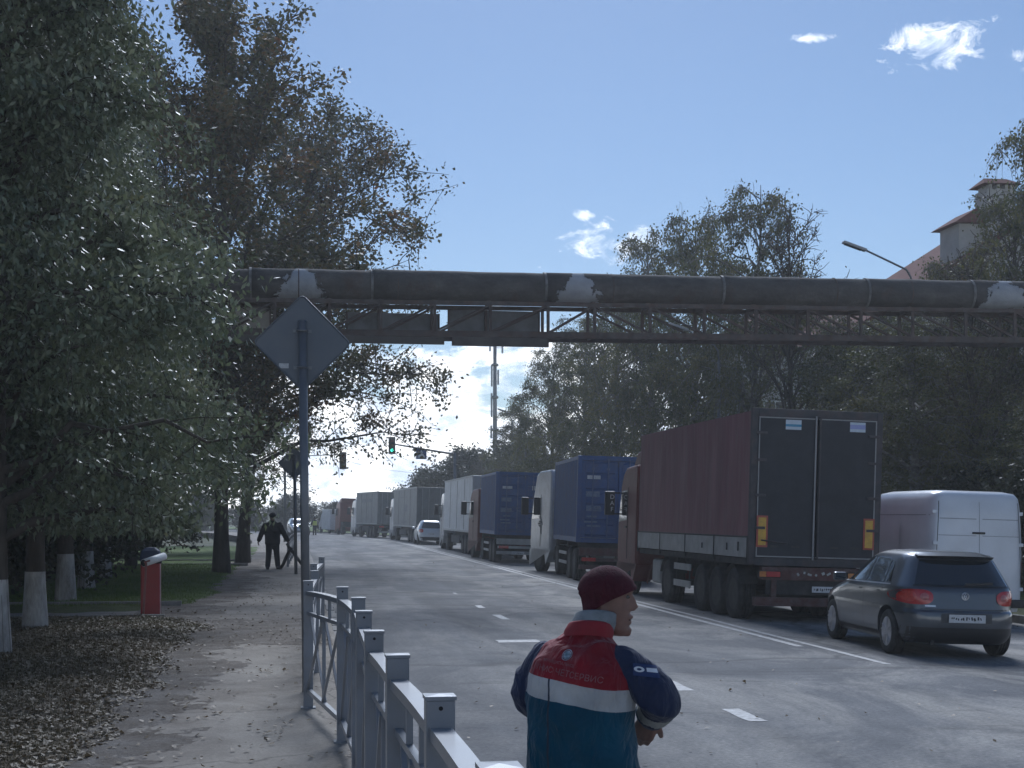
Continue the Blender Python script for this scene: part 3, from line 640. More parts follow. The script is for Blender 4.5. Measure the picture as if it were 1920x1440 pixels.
# truss: two planes joined across
def tz(x): return pz(x) - .375 - .03
TOP, BOT = 0.0, -0.80
X0, X1 = -10.8, 25.5
for sy in (-.42, .42):
    MB().bar((X0, sy, tz(X0) - .05), (X1, sy, tz(X1) - .05), .09, .10).build('chord', STEEL, br)
    MB().bar((X0, sy, tz(X0) + BOT), (X1, sy, tz(X1) + BOT), .10, .15).build('chord', STEEL, br)
vx = [bx(p) for p in (1022, 1108, 1211, 1311, 1407, 1503, 1601, 1697, 1795, 1886, 1980, 2075, 2170)]
lx = [bx(p) for p in (1022, 915, 812, 712, 617, 515, 415, 300, 190)]
for sy in (-.42, .42):
    for i, x in enumerate(vx + lx[1:]):
        MB().bar((x, sy, tz(x) - .1), (x, sy, tz(x) + BOT + .07), .07, .07, (0, 1, 0)).build('strut', STEEL, br)
    for i in range(len(vx) - 1):
        a, b = vx[i] + .05, vx[i + 1] - .05
        za, zb = (tz(a) + BOT + .08, tz(b) - .1) if i == 0 else (tz(a) - .1, tz(b) + BOT + .08)
        MB().bar((a, sy, za), (b, sy, zb), .05, .06, (0, 1, 0)).build('brace', STEEL, br)
    for i in range(len(lx) - 1):
        a, b = lx[i + 1] + .05, lx[i] - .05
        MB().bar((a, sy, tz(a) + BOT + .08), (b, sy, tz(b) - .1), .05, .06, (0, 1, 0)).build('brace', STEEL, br)
for x in vx + lx[1:]:
    MB().bar((x, -.38, tz(x) - .06), (x, .38, tz(x) - .06), .06).build('cross_beam', STEEL, br)
    MB().bar((x, -.38, tz(x) + BOT), (x, .38, tz(x) + BOT), .06).build('cross_beam', STEEL, br)
    MB().box((x, 0, tz(x) - .0), (.1, .5, .10)).build('pipe_saddle', STEEL, br)
for X in (-9.6, 24.6):   # lattice towers at both ends
    for dx in (-.5, .5):
        for sy in (-.42, .42): MB().bar((X + dx, sy, -.45), (X + dx * .8, sy, tz(X) + BOT - .08), .14).build('tower_leg', STEEL, br)
    for k in range(4):
        for sy in (-.42, .42): MB().bar((X - .5, sy, .2 + k * 1.5), (X + .45, sy, 1.6 + k * 1.5), .06).build('brace', STEEL, br)
# sheet boards fixed to the far truss plane and the strip hung below
BOARD = pm('weathered_board', (0.17, 0.175, 0.18), 0.7, var=.2, scale=3, dirt=(0.08, 0.07, 0.06), dscale=2, damt=.6)
BOARD_P = pm('pale_board', (0.46, 0.43, 0.37), 0.7, var=.2, scale=3, dirt=(0.2, 0.17, 0.13), dscale=3, damt=.6)
BOARD_D = pm('dark_board', (0.10, 0.088, 0.075), 0.75, var=.25, scale=3, dirt=(0.05, 0.04, 0.04), dscale=2, damt=.6)
def board(pa, pb, za, zb, mat, y=.50, lab=None, lip=True):
    a, b = bx(pa), bx(pb); xm = (a + b) / 2; t = tz(xm)
    o = MB().box((xm, y, t + (za + zb) / 2), (b - a, .03, zb - za)).build('back_board', mat, br, bevel=.004)
    if lab: o['label'] = lab
    for x in (a + .02, b - .02): MB().box((x, y - .035, t + (za + zb) / 2), (.04, .035, zb - za)).build('board_rail', STEEL, o)
board(843, 1018, -.10, -.74, BOARD); board(650, 828, -.19, -.74, BOARD); board(437, 508, -.02, -.60, BOARD_P, lab='pale cream board')
board(843, 1022, -.885, -1.10, BOARD_D, -.48); board(600, 829, -.885, -1.06, BOARD_D, -.48); board(420, 590, -.885, -1.04, BOARD_D, -.48)

# ------------------------------------------------------------------ houses behind the right verge
WALL_W = pm('pale_render', (0.40, 0.385, 0.36), 0.9, var=.1, scale=2, dirt=(0.3, 0.27, 0.23), dscale=1.2, damt=.5, bump=.2, bscale=30)
ROOF_R = pm('red_metal_tile', (0.13, 0.05, 0.042), 0.95, spec=.1, var=.2, scale=3, bump=.3, bscale=8, dirt=(0.12, 0.05, 0.04), dscale=2)
FRAME_W = pm('white_frame', (0.6, 0.6, 0.58), 0.5, var=.06); GLASS_D = pm('window_glass', (0.03, 0.035, 0.04), 0.06, var=.2, spec=.8)
BROWN = pm('brown_trim', (0.10, 0.055, 0.04), .7, var=.2)
def window(parent, c, w_, h, axis='y', out=-1):
    """frame with sill and a recessed pane; axis = wall normal"""
    c = Vector(c); fr = MB(); d = .07
    def bxx(cx, cz, sx, sz, dep, off, mb): mb.box(c + (Vector((cx, off * out, cz)) if axis == 'y' else Vector((off * out, cx, cz))), (sx, dep, sz) if axis == 'y' else (dep, sx, sz))
    for s in (-1, 1): bxx(s * (w_ / 2 - .04), 0, .08, h, d, .03, fr); bxx(0, s * (h / 2 - .04), w_ - .16, .08, d, .03, fr)
    bxx(0, 0, .06, h - .16, d, .03, fr); o = fr.build('window', FRAME_W, parent)
    pn = MB(); bxx(0, 0, w_ - .1, h - .1, .02, .005, pn); pn.build('pane', GLASS_D, o)
    sl = MB(); bxx(0, -h / 2 - .03, w_ + .15, .05, .16, .06, sl); sl.build('sill', FRAME_W, o)
hs = empty('red_roofed_house', P(1850, 965, 64).to_2d().to_3d()); tag(hs, 'pale house with steep red roof, dormer and white chimney behind the birches', 'house')
HW, HD, EV, RG = 9.0, 11.0, 9.5, 15.7
MB().box((3, 3, EV / 2 - .25), (HW * 2 - 2, HD, EV + .5)).build('wall', WALL_W, hs)
rf = MB(); e = .35
rf.prism([(-HW + 1.6, EV - .3), (3, RG), (HW + 4.4, EV - .3), (HW + 4.4, EV - .1), (3, RG + .25), (-HW + 1.6, EV - .1)], -HD / 2 + 2.6, HD / 2 + 3.6, 'y')
roof = rf.build('roof', ROOF_R, hs)
MB().prism([(-5.0, EV + .05), (3, RG - .1), (11, EV + .05)], -HD / 2 + 3.0, HD / 2 + 3, 'y').build('gable', WALL_W, hs)
for k in range(3):
    for i in range(4): window(hs, (-3 + i * 3.9, 3 - HD / 2 - .02, 1.6 + k * 2.7), 1.5, 1.5)
# dormer and chimney (the two pieces that show above the trees)
def rel(px, py, d): v = P(px, py, d); return v - hs.location
d0 = rel(1815, 440, 62); MB().box(d0 + Vector((0.2, .6, -.9)), (1.5, 1.8, 2.6)).build('dormer', WALL_W, hs)
q = MB(); c = d0 + Vector((.2, .6, .4)); q.add([c + Vector(v) for v in ((-1.05, -1.2, 0), (1.05, -1.2, 0), (1.05, 1.2, 0), (-1.05, 1.2, 0), (0, -1.0, .65), (0, 1.0, .65))], [(0, 1, 4), (1, 2, 5, 4), (2, 3, 5), (3, 0, 4, 5), (0, 3, 2, 1)]); q.build('dormer_roof', ROOF_R, hs)
c0 = rel(1866, 400, 62); ch = MB().box(c0 + Vector((0, 0, -.6)), (1.25, 1.1, 3.0)).build('chimney', WALL_W, roof)
for dx in (-.45, -.1, .25, .5): MB().box(c0 + Vector((dx, 0, 1.0)), (.12, 1.0, .2)).build('chimney_pier', WALL_W, hs)
q = MB(); c = c0 + Vector((0, 0, 1.1)); q.add([c + Vector(v) for v in ((-.85, -.75, 0), (.85, -.75, 0), (.85, .75, 0), (-.85, .75, 0), (-.5, 0, .35), (.5, 0, .35))], [(0, 1, 5, 4), (1, 2, 5), (2, 3, 4, 5), (3, 0, 4), (0, 3, 2, 1)]); q.build('chimney_cap', ROOF_R, hs)
h2 = empty('low_house', P(1552, 965, 92).to_2d().to_3d()); tag(h2, 'house whose flat red ridge just shows above the pipe', 'house')
zt = P(1552, 514, 92).z
MB().box((0, 4, zt / 2 - 2.2), (11, 8, zt - 3.6)).build('wall', WALL_W, h2)
q = MB(); q.add([(-6.2, -.6, zt - 4), (6.2, -.6, zt - 4), (6.2, 8.6, zt - 4), (-6.2, 8.6, zt - 4), (-.75, 3.4, zt), (.75, 3.4, zt), (.75, 4.6, zt), (-.75, 4.6, zt)], [(0, 1, 5, 4), (1, 2, 6, 5), (2, 3, 7, 6), (3, 0, 4, 7), (4, 5, 6, 7), (0, 3, 2, 1)]); q.build('roof', ROOF_R, h2)
for k in range(3):
    for i in range(3): window(h2, (-3.4 + i * 3.4, -.02, 1.8 + k * 3.2), 1.5, 1.6)

# ------------------------------------------------------------------ poles, lamps, mast, lights
GALV = pm('galvanised_pole', (0.16, 0.17, 0.185), 0.45, 0.5, var=.15, scale=4, dirt=(0.16, 0.15, 0.14), dscale=3, damt=.5)
LAMP = pm('lamp_grey', (0.32, 0.33, 0.35), 0.45, 0.2, var=.08)
DARK = pm('dark_plastic', (0.02, 0.02, 0.022), .5, var=.2)
def street_lamp(x, y, label, hz=8.6, arm=1.75):
    t = empty('street_lamp', (x + road_shift(y), y, 0)); tag(t, label, 'street lamp', 'street lamps on the right verge')
    MB().tube([(0, 0, -.2), (0, 0, 1.6), (0, 0, 1.7), (0, 0, hz - .6)], [.10, .10, .07, .05], 10).build('pole', GALV, t, smooth=True)
    MB().tube([(0, 0, hz - .6), (-.04, 0, hz - .25), (-.18, 0, hz - .02), (-.5, 0, hz + .12), (-arm + .5, 0, hz + .55)], .032, 8).build('arm', GALV, t, smooth=True)
    M = Matrix.Rotation(math.radians(18), 3, 'Y')
    h = MB().box((-arm + .15, 0, hz + .66), (.78, .22, .08), M=M).build('lamp_head', LAMP, t, bevel=.02)
    MB().box((-arm + .1, 0, hz + .635), (.55, .17, .03), M=M).build('lens', GLASS_D, h)
v = P(1710, 500, 45.5); street_lamp(v.x, v.y, 'grey street lamp whose arm rises above the pipe beside the red roof', 9.5, 2.0)
v = P(1348, 500, 57); street_lamp(v.x, v.y, 'grey street lamp pole standing among birches above the tarpaulin truck', 8.5)
v = P(985, 800, 104); street_lamp(v.x - road_shift(v.y), v.y, 'far street lamp beside the weeping birch and the cell mast', 8.6)
ms = empty('cell_mast', P(928, 965, 160).to_2d().to_3d()); tag(ms, 'tall slim steel cell mast with panel antennas', 'mast')
MB().tube([(0, 0, -.5), (0, 0, 6), (0, 0, 14), (0, 0, 23)], [.4, .28, .22, .17], 14).build('shaft', GALV, ms, smooth=True)
for k, (dx, z0, h) in enumerate(((-.55, 19.6, 2.2), (.8, 19.4, 2.4), (-.38, 12.5, 2.6), (-.36, 15.8, 2.4), (.34, 16.0, 1.6), (-.42, 10.2, 1.4), (1.9, 9.0, 3.2))):
    p = MB().box((dx, -.1, z0 + h / 2), (.2, .14, h)).build('antenna', LAMP, ms, bevel=.03)
    for zz in (.25, .75): MB().bar((0, 0, z0 + h * zz), (dx, -.08, z0 + h * zz), .06).build('bracket', GALV, p)
for z in (11, 14.5, 18): MB().lathe([(.3, z), (.4, z + .1), (.4, z + .2), (.3, z + .3)], 14).build('collar', GALV, ms)
HOUSING = pm('traffic_light_housing', (0.025, 0.03, 0.03), .5, var=.2)
def lens_mat(n, c, e=0): return pm(n, c, .3, var=.1, emit=(c, e) if e else None)
L_R = lens_mat('red_lens', (.10, .015, .012)); L_Y = lens_mat('amber_lens', (.12, .07, .01)); L_G = lens_mat('lit_green_lens', (.08, .62, .38), 2.2); L_GO = lens_mat('green_lens', (.02, .09, .06))
def signal(parent, c, lit):
    h = MB().box(c, (.32, .2, .98)).build('signal_head', HOUSING, parent, bevel=.03); c = Vector(c)
    for k, (dz, m) in enumerate(((.32, L_R), (0, L_Y), (-.32, L_G if lit else L_GO))):
        MB().lathe([(.105, -.115), (.11, -.10)], 14, 'y', c + Vector((0, 0, dz))).build('lens', m, h)
        MB().tube([c + Vector((.13 * math.cos(a), -.17, dz + .13 * math.sin(a))) for a in np.linspace(.2, math.pi - .2, 7)], .02, 5).build('visor', HOUSING, h)
    MB().box(c + Vector((0, .03, 0)), (.46, .02, 1.16)).build('backboard', HOUSING, h)
b = P(853, 852, 100); tl = empty('traffic_light', (b.x, b.y, 0)); tag(tl, 'cantilever traffic light showing green above the trucks, with a square blue sign', 'traffic light')
MB().tube([(0, 0, -.3), (0, 0, b.z + .1)], [.11, .08], 12).build('post', GALV, tl, smooth=True)
e1 = P(735, 832, 100) - Vector((b.x, b.y, 0)); e0 = Vector((0, 0, b.z)); MB().tube([e0, e0.lerp(e1, .5), e1], [.07, .06, .05], 10).build('arm', GALV, tl, smooth=True)
signal(tl, e1 + Vector((0, 0, -.12)), True)
SIGN_B = pm('blue_sign', (0.02, 0.07, 0.22), .4, var=.06); WHITE = pm('sign_white', (.72, .72, .7), .5, var=.05)
sc_ = P(790, 851, 100) - Vector((b.x, b.y, 0)); sg = MB().box(sc_, (.72, .03, .72)).build('crossing_sign', SIGN_B, tl, bevel=.01)
MB().prism([(sc_.x - .26, sc_.z - .24), (sc_.x + .26, sc_.z - .24), (sc_.x, sc_.z + .26)], sc_.y - .022, sc_.y - .017, 'y').build('white_triangle', WHITE, sg)
b2 = P(596, 880, 100); t2 = empty('traffic_light', (b2.x - 2.2, b2.y, 0)); tag(t2, 'traffic light on a thin arm reaching out from the left trees', 'traffic light')
h2z = P(643, 852, 100); MB().tube([(0, 0, -.3), (0, 0, h2z.z - .1)], [.1, .07], 10).build('post', GALV, t2, smooth=True)
e1 = Vector((h2z.x - t2.location.x, h2z.y - t2.location.y, h2z.z)); MB().tube([(0, 0, h2z.z - .15), e1], .035, 8).build('arm', GALV, t2)
signal(t2, e1 + Vector((0, 0, -.42)), False)
wr = empty('span_wire'); tag(wr, 'thin black wire strung across the road past the traffic lights', 'wire')
a = P(600, 848, 101); c = P(850, 886, 101); MB().tube([a.lerp(c, s) + Vector((0, 0, -.5 * 4 * s * (1 - s))) for s in np.linspace(0, 1, 13)], .012, 4).build('cable', DARK, wr)
# ------------------------------------------------------------------ vehicles
TYRE = pm('tyre_rubber', (0.018, 0.018, 0.019), .85, var=.3, scale=20, dirt=(0.10, 0.095, 0.085), dscale=6, damt=.55, bump=.4, bscale=80)
RIM_S = pm('dusty_steel_rim', (0.055, 0.054, 0.052), .7, .3, var=.3, scale=9, dirt=(0.10, 0.085, 0.07), dscale=6)
RIM_A = pm('alloy_rim', (0.5, 0.5, 0.52), .3, .9, var=.15, scale=10)
CHASSIS = pm('dirty_chassis', (0.03, 0.03, 0.03), .8, var=.3, scale=5, dirt=(0.10, 0.09, 0.08), dscale=3, damt=.6, bump=.3)
RUST_RED = pm('rusty_red_frame', (0.09, 0.035, 0.03), .75, var=.35, scale=6, dirt=(0.16, 0.15, 0.135), dscale=5, damt=.55, bump=.3, bscale=30)
GREY_AL = pm('dusty_aluminium', (0.40, 0.40, 0.39), .55, .3, var=.12, scale=4, dirt=(0.2, 0.19, 0.17), dscale=3, damt=.5)
PLATE = pm('number_plate', (.62, .63, .64), .4, var=.06, dirt=(.4, .38, .35), dscale=9, damt=.5); INK = pm('plate_ink', (.03, .03, .035), .5, var=.1)
RED_L = pm('red_lamp', (.42, .014, .014), .2, var=.15, scale=30, coat=.6); AMB_L = pm('amber_lamp', (.5, .17, .02), .25, var=.15, scale=30, coat=.5); CLR_L = pm('clear_lamp', (.55, .5, .5), .2, var=.2, scale=30, coat=.5)
GLASS = pm('car_glass', (0.012, 0.016, 0.02), .03, var=.2, spec=.8, coat=.5)
def wheel_mesh(R, W, twin=False):
    n = 28; w2 = W / 2; q = MB(); p = [(R * .60, -w2 * .85), (R * .80, -w2), (R * .93, -w2 * .92), (R, -w2 * .72)]
    for k in range(1, 4):
        x = -w2 * .72 + k * W * .72 / 4; p += [(R, x - .012), (R * .975, x - .008), (R * .975, x + .008), (R, x + .012)]
    p += [(R, w2 * .72), (R * .93, w2 * .92), (R * .80, w2), (R * .60, w2 * .85)]
    q.lathe(p, n, 'x'); return q.mesh('wheel')
def rim_mesh_truck(R, W):
    w2 = W / 2; q = MB(); q.lathe([(R * .61, -w2 * .86), (R * .58, -w2 * .6), (R * .45, -w2 * .25), (R * .30, -w2 * .25), (R * .27, -w2 * .75), (R * .16, -w2 * .9), (.01, -w2 * .9)], 20, 'x')
    q.lathe([(R * .61, w2 * .86), (R * .55, w2 * .6), (R * .3, w2 * .5), (.01, w2 * .5)], 20, 'x')
    for k in range(10):
        a = k * math.pi / 5; q.box((-w2 * .32, R * .37 * math.cos(a), R * .37 * math.sin(a)), (.05, .035, .035))
    return q.mesh('rim')
def rim_mesh_car(R, W):
    w2 = W / 2; q = MB()
    q.lathe([(R * .66, -w2 * .9), (R * .62, -w2 * .93), (R * .60, -w2 * .55), (R * .60, w2 * .8)], 26, 'x')
    for k in range(10):
        a = k * math.pi / 5 + (.12 if k % 2 else -.12); q.bar((-w2 * .75, R * .12 * math.cos(a), R * .12 * math.sin(a)), (-w2 * .82, R * .62 * math.cos(a), R * .62 * math.sin(a)), .02, .04, (1, 0, 0))
    q.lathe([(R * .17, -w2 * .85), (R * .15, -w2 * .55), (.01, -w2 * .55)], 16, 'x')
    return q.mesh('rim')
TW = wheel_mesh(.5, .34); TW.materials.append(TYRE); TR = rim_mesh_truck(.5, .34); TR.materials.append(RIM_S)
CW = wheel_mesh(.316, .205); CW.materials.append(TYRE); CR = rim_mesh_car(.316, .205); CR.materials.append(RIM_A)
VW_ = wheel_mesh(.345, .22); VW_.materials.append(TYRE); VR = rim_mesh_truck(.345, .22); VR.materials.append(RIM_S)
def wheel(parent, x, y, R, wm, rm):
    o = link('wheel', wm, parent=parent, loc=(x, y, R), rot=(rnd.uniform(0, 3), 0, 0 if x < 0 else math.pi), smooth=True)
    link('rim', rm, parent=o, smooth=False)
    if rm is CR: MB().lathe([(R * .6, R * .02), (R * .59, R * .06), (.01, R * .06)], 20, 'x').build('brake_drum', CHASSIS, o)
    return o
def plate(parent, c, w_=.52, h=.115, seed=0):
    """number plate; the photograph shows only smeared, unreadable marks on it"""
    c = Vector(c); p = MB().box(c, (w_, .012, h)).build('number_plate', PLATE, parent, bevel=.003); r = random.Random(seed); q = MB(); x = -w_ * .42
    while x < w_ * .40:
        s = r.uniform(.012, .03); q.box(c + Vector((x, -.0075, r.uniform(-.008, .008))), (s, .002, r.uniform(.02, .05)), M=Matrix.Rotation(r.uniform(-.5, .5), 3, 'Y')); x += s + r.uniform(.008, .03)
    q.build('smeared_marks', INK, p)
def vehicle(name, label, cat, px, depth, head=0.0, group=None, x=None):
    """root at the rear axle end on the cambered road; px = photo column of the rear left corner"""
    v = P(px, 965, depth)
    o = empty(name, (v.x, v.y, road_z(v.x + 1.2)), -math.radians(head), ROLL); tag(o, label, cat, group); return o
def truck_cab(root, y0, W, H, mat, z0=.75, L=2.15, dark=None, label=None, sleeper=True, deflector=True):
    """cab-over tractor cab whose back wall is at y0, front at y0+L; x is centred on 0"""
    pr = [(y0, z0), (y0 + L * .97, z0), (y0 + L, z0 + .25), (y0 + L * .985, z0 + 1.1), (y0 + L * .86, z0 + 2.0), (y0 + L * .74, H - .18), (y0 + L * .6, H - .04), (y0 + .12, H), (y0, H - .08)]
    c = MB().prism(pr, -W / 2, W / 2).build('cab', mat, root, bevel=.07)
    if label: c['label'] = label
    for s in (-1, 1):
        x = s * (W / 2 + .003)
        MB().prism([(y0 + L * .50, z0 + 1.12), (y0 + L * .93, z0 + 1.08), (y0 + L * .83, z0 + 1.85), (y0 + L * .50, z0 + 1.88)], x - .006, x + .006).build('side_window', GLASS, c, bevel=.01)
        MB().bar((x, y0 + L * .47, z0 + .15), (x, y0 + L * .47, z0 + 1.95), .012, .02).build('door_seam', CHASSIS, c)
        MB().box((s * (W / 2 + .02), y0 + L * .53, z0 + .95), (.03, .16, .04)).build('door_handle', DARK, c)
        m = MB().box((s * (W / 2 + .24), y0 + L * .98, z0 + 1.55), (.26, .12, .62)).build('mirror', DARK, root, bevel=.03)
        for z in (1.28, 1.82): MB().bar((s * (W / 2 - .02), y0 + L * .93, z0 + z), (s * (W / 2 + .2), y0 + L * .98, z0 + z), .035).build('mirror_arm', DARK, m)
        MB().prism([(y0 + L * .18, .35), (y0 + L * .3, .98), (y0 + L * .86, .98), (y0 + L, .35), (y0 + L, z0 + .02), (y0 + .02, z0 + .02)], s * (W / 2 - .42), s * (W / 2 - .01)).build('wing', mat, root, bevel=.03)
    MB().prism([(y0 + L + .004, z0 + 1.15), (y0 + L * .885, z0 + 1.95), (y0 + L * .90, z0 + 1.97), (y0 + L + .02, z0 + 1.15)], -W / 2 + .12, W / 2 - .12).build('windscreen', GLASS, c)
    MB().box((0, y0 + L + .02, .55), (W - .02, .16, .42)).build('bumper', mat, root, bevel=.04)
    for s in (-1, 1): MB().box((s * (W / 2 - .28), y0 + L + .1, .62), (.4, .05, .18)).build('headlight', CLR_L, root, bevel=.02)
    if deflector: MB().prism([(y0 + .1, H - .01), (y0 + L * .55, H - .02), (y0 + L * .35, H + .3), (y0 + .1, H + .42)], -W / 2 + .15, W / 2 - .15).build('roof_deflector', mat, root, bevel=.05)
    return c
def chassis(root, y0, y1, W=.9, z=.85, mat=None):
    for s in (-1, 1): MB().box((s * W / 2, (y0 + y1) / 2, z), (.12, y1 - y0, .28)).build('chassis_beam', mat or CHASSIS, root)
    n = int((y1 - y0) / 1.4)
    for k in range(n + 1): MB().box((0, lerp(y0 + .1, y1 - .1, k / max(n, 1)), z), (W - .14, .1, .2)).build('cross_member', mat or CHASSIS, root)
def axle(root, y, R, track, wm, rm, twin=False):
    MB().tube([(-track / 2, y, R), (track / 2, y, R)], .07, 8).build('axle', CHASSIS, root)
    for s in (-1, 1): wheel(root, s * track / 2, y, R, wm, rm)

# ---- tarpaulin truck
TARP = pm('maroon_tarpaulin', (0.19, 0.062, 0.075), .62, var=.16, scale=2.2, stretch=(1, 1.2, .18), dirt=(0.26, 0.19, 0.18), dscale=7, damt=.32, bump=.35, bscale=3.2)
DOOR_D = pm('dark_door_panel', (0.009, 0.012, 0.019), .55, var=.2, scale=2, dirt=(0.03, 0.032, 0.038), dscale=4, damt=.5)
CAB_R = pm('cab_red_paint', (0.13, 0.018, 0.018), .5, var=.1, coat=.05, spec=.3, dirt=(.12, .07, .06), dscale=3, damt=.4)
YEL = pm('yellow_reflector', (.62, .36, .02), .35, var=.12, dirt=(.25, .15, .05), dscale=8, damt=.5); REDR = pm('red_reflector', (.35, .06, .035), .4, var=.12)
t = vehicle('tarpaulin_truck', 'big truck with maroon tarpaulin sides and dark rear doors', 'truck', 1400, 27.2, 0.0)
W = 2.5; xo = W / 2      # all pieces are built with x from 0 (left wall) to W
body = empty('tmp'); bpy.data.objects.remove(body)
LT = 8.8
def bxp(name, x0, x1, y0, y1, z0, z1, mat, parent=None, bevel=.006): return MB().box(((x0 + x1) / 2, (y0 + y1) / 2, (z0 + z1) / 2), (x1 - x0, y1 - y0, z1 - z0)).build(name, mat, parent or t, bevel=bevel)
bxp('floor_deck', .03, W - .03, .1, LT - .02, 1.08, 1.2, CHASSIS)
# tarp side walls and roof: slightly billowing cloth on the hoops
def tarp(side):
    x0 = 0.0 if side < 0 else W; rows = []
    for z in np.linspace(1.60, 3.93, 16):
        r = []
        for y in np.linspace(.06, LT, 60):
            q = (z - 1.6) / 2.33; b_ = .006 * math.sin(y * 5.2 + z) * math.sin(math.pi * q) + .003 * math.sin(y * 11.3 + 2 * z) - .03 * math.sin(math.pi * q) * abs(math.sin(math.pi * y / 2.2)) ** .6 
            r.append((x0 + side * b_ * .8, y, z))
        rows.append(r)
    return MB().grid(rows).build('tarp_side', TARP, t, smooth=True)
tarp(-1); tarp(1)
rows = []
for y in np.linspace(.06, LT, 40): rows.append([(x, y, 3.93 + .06 * math.sin(math.pi * x / W) - .02 * abs(math.sin(math.pi * y / 1.1))) for x in np.linspace(0, W, 12)])
MB().grid(rows).build('tarp_roof', TARP, t, smooth=True)
MB().grid([[(x, LT + .004, z) for x in (0, W)] for z in (1.2, 3.95)]).build('front_wall', GREY_AL, t)
bxp('tarp_hem', -.012, .004, .06, LT, 1.585, 1.615, CHASSIS); bxp('tarp_hem', W - .004, W + .012, .06, LT, 1.585, 1.615, CHASSIS)
for i in range(4):
    for xa in (-.004, W - .026): bxp('side_board', xa, xa + .03, .10 + i * 2.2 + .025, .10 + (i + 1) * 2.2 - .035, 1.215, 1.588, GREY_AL)
for i in range(5):
    for xa in (-.016, W - .026): bxp('board_post', xa, xa + .042, .075 + i * 2.19, .115 + i * 2.19, 1.12, 1.62, CHASSIS)
for k, y in enumerate((.62, 1.35, 3.1)): bxp('latch', -.022, -.002, y, y + .05, 1.33, 1.5 - .03 * k, DARK)
# rear frame, doors and their fittings
FR = pm('dark_frame_steel', (0.05, 0.05, 0.055), .6, .2, var=.25, dirt=(.12, .08, .07), dscale=4, damt=.5)
bxp('rear_post', -.01, .11, -.03, .07, 1.1, 3.98, FR); bxp('rear_post', W - .11, W + .01, -.03, .07, 1.1, 3.98, FR)
bxp('rear_header', .112, W - .112, -.03, .07, 3.83, 3.98, FR); bxp('rear_sill', .112, W - .112, -.03, .07, 1.08, 1.23, FR)
SEAL = pm('pale_door_seal', (0.36, 0.35, 0.34), .6, var=.15, dirt=(.15, .14, .13), dscale=6, damt=.6)
for k, (xa, xb) in enumerate(((.115, W / 2 - .012), (W / 2 + .012, W - .115))):
    d = bxp('rear_door', xa, xb, -.045, .02, 1.235, 3.825, DOOR_D, bevel=.01)
    bxp('seal', xa, xb, -.052, -.046, 3.80, 3.822, SEAL, d, 0); bxp('seal', xa, xb, -.052, -.046, 1.24, 1.262, SEAL, d, 0)
    xs_ = xa if k == 0 else xb - .022; bxp('seal', xs_, xs_ + .022, -.052, -.046, 1.264, 3.798, SEAL, d, 0)
    xi = xb - .05 if k == 0 else xa + .012
    bxp('lock_rod', xi, xi + .028, -.085, -.055, 1.2, 3.86, SEAL if k == 0 else FR, d, .004)
    for z in (1.75, 2.35, 3.0, 3.5):
        xh = xa - .06 if k == 0 else xb - .16; bxp('hinge', xh, xh + .22, -.075, -.047, z, z + .05, FR, d, .004)
    for q_ in (.25, .6): xx = lerp(xa, xb, q_); bxp('scuff_plate', xx, xx + .16, -.0465, -.0455, 1.42, 1.46, CHASSIS, d, 0)
    xr = xa + .0 if k == 0 else xb - .215
    r_ = bxp('reflector_panel', xr, xr + .215, -.062, -.053, 1.42, 2.0, REDR, d, .002); bxp('yellow_field', xr + .035, xr + .18, -.068, -.0625, 1.455, 1.965, YEL, r_, 0)
    xs0 = .62 if k == 0 else 1.86; st = bxp('sticker', xs0, xs0 + .30, -.056, -.0525, 3.60, 3.78, pm('sticker_white', (.55, .62, .68), .5, var=.1), d, 0)
    bxp('sticker_band', xs0, xs0 + .30, -.059, -.0563, 3.655, 3.70 if k == 0 else 3.735, pm('sticker_blue', (.07, .28, .45), .5, var=.1) if k == 0 else pm('sticker_violet', (.33, .36, .62), .5, var=.1), st, 0)
MB().tube([(.2, -.1, 1.55), (.7, -.11, 1.5)], .015, 6).build('door_handle', FR, t)
# running gear
for s, x in ((-1, .75), (1, 1.75)): MB().box((x, LT / 2 + .1, .94), (.13, LT, .26)).build('chassis_beam', CHASSIS, t)
bxp('rear_beam', .25, W - .25, -.02, .14, .82, 1.06, RUST_RED); bxp('tail_panel', .35, W - .5, .04, .1, .55, .82, CHASSIS)
bxp('underrun_bar', .12, W - .12, -.02, .1, .34, .50, RUST_RED)
for x in (.5, 2.0): bxp('bumper_bracket', x - .05, x + .05, .0, .12, .5, .84, RUST_RED)
for x in (.18, W - .62): 
    l_ = bxp('tail_lamp', x, x + .44, -.045, .02, .86, .99, CHASSIS, None, .01); bxp('red_lens', x + .15, x + .42, -.06, -.046, .875, .975, RED_L, l_); bxp('amber_lens', x + .02, x + .145, -.06, -.046, .875, .975, AMB_L, l_)
plate(t, (1.48, -.035, .66), .52, .112, 3)
rb = random.Random(9)
for k in range(9): MB().box((.95 + k * .12 + rb.uniform(-.02, .02), -.0225, .94 + rb.uniform(-.03, .03)), (rb.uniform(.03, .1), .004, rb.uniform(.02, .06)), M=Matrix.Rotation(rb.uniform(-.6, .6), 3, 'Y')).build('paint_scrape', GREY_AL, t)
for y in (1.15, 2.3, 3.45, 6.2):
    MB().tube([(.3, y, .5), (W - .3, y, .5)], .075, 8).build('axle', CHASSIS, t)
    for x in (.22, W - .22): wheel(t, x, y, .5, TW, TR)
    for x in (.22, W - .22): MB().tube([(x - .17, y + .58 * math.cos(a), .5 + .58 * math.sin(a)) for a in np.linspace(.3, math.pi - .3, 7)], .0, 4) if False else MB().grid([[(x + dx, y + .56 * math.cos(a), .52 + .56 * math.sin(a)) for dx in (-.18, .18)] for a in np.linspace(.35, math.pi - .35, 9)]).build('mudguard', CHASSIS, t)
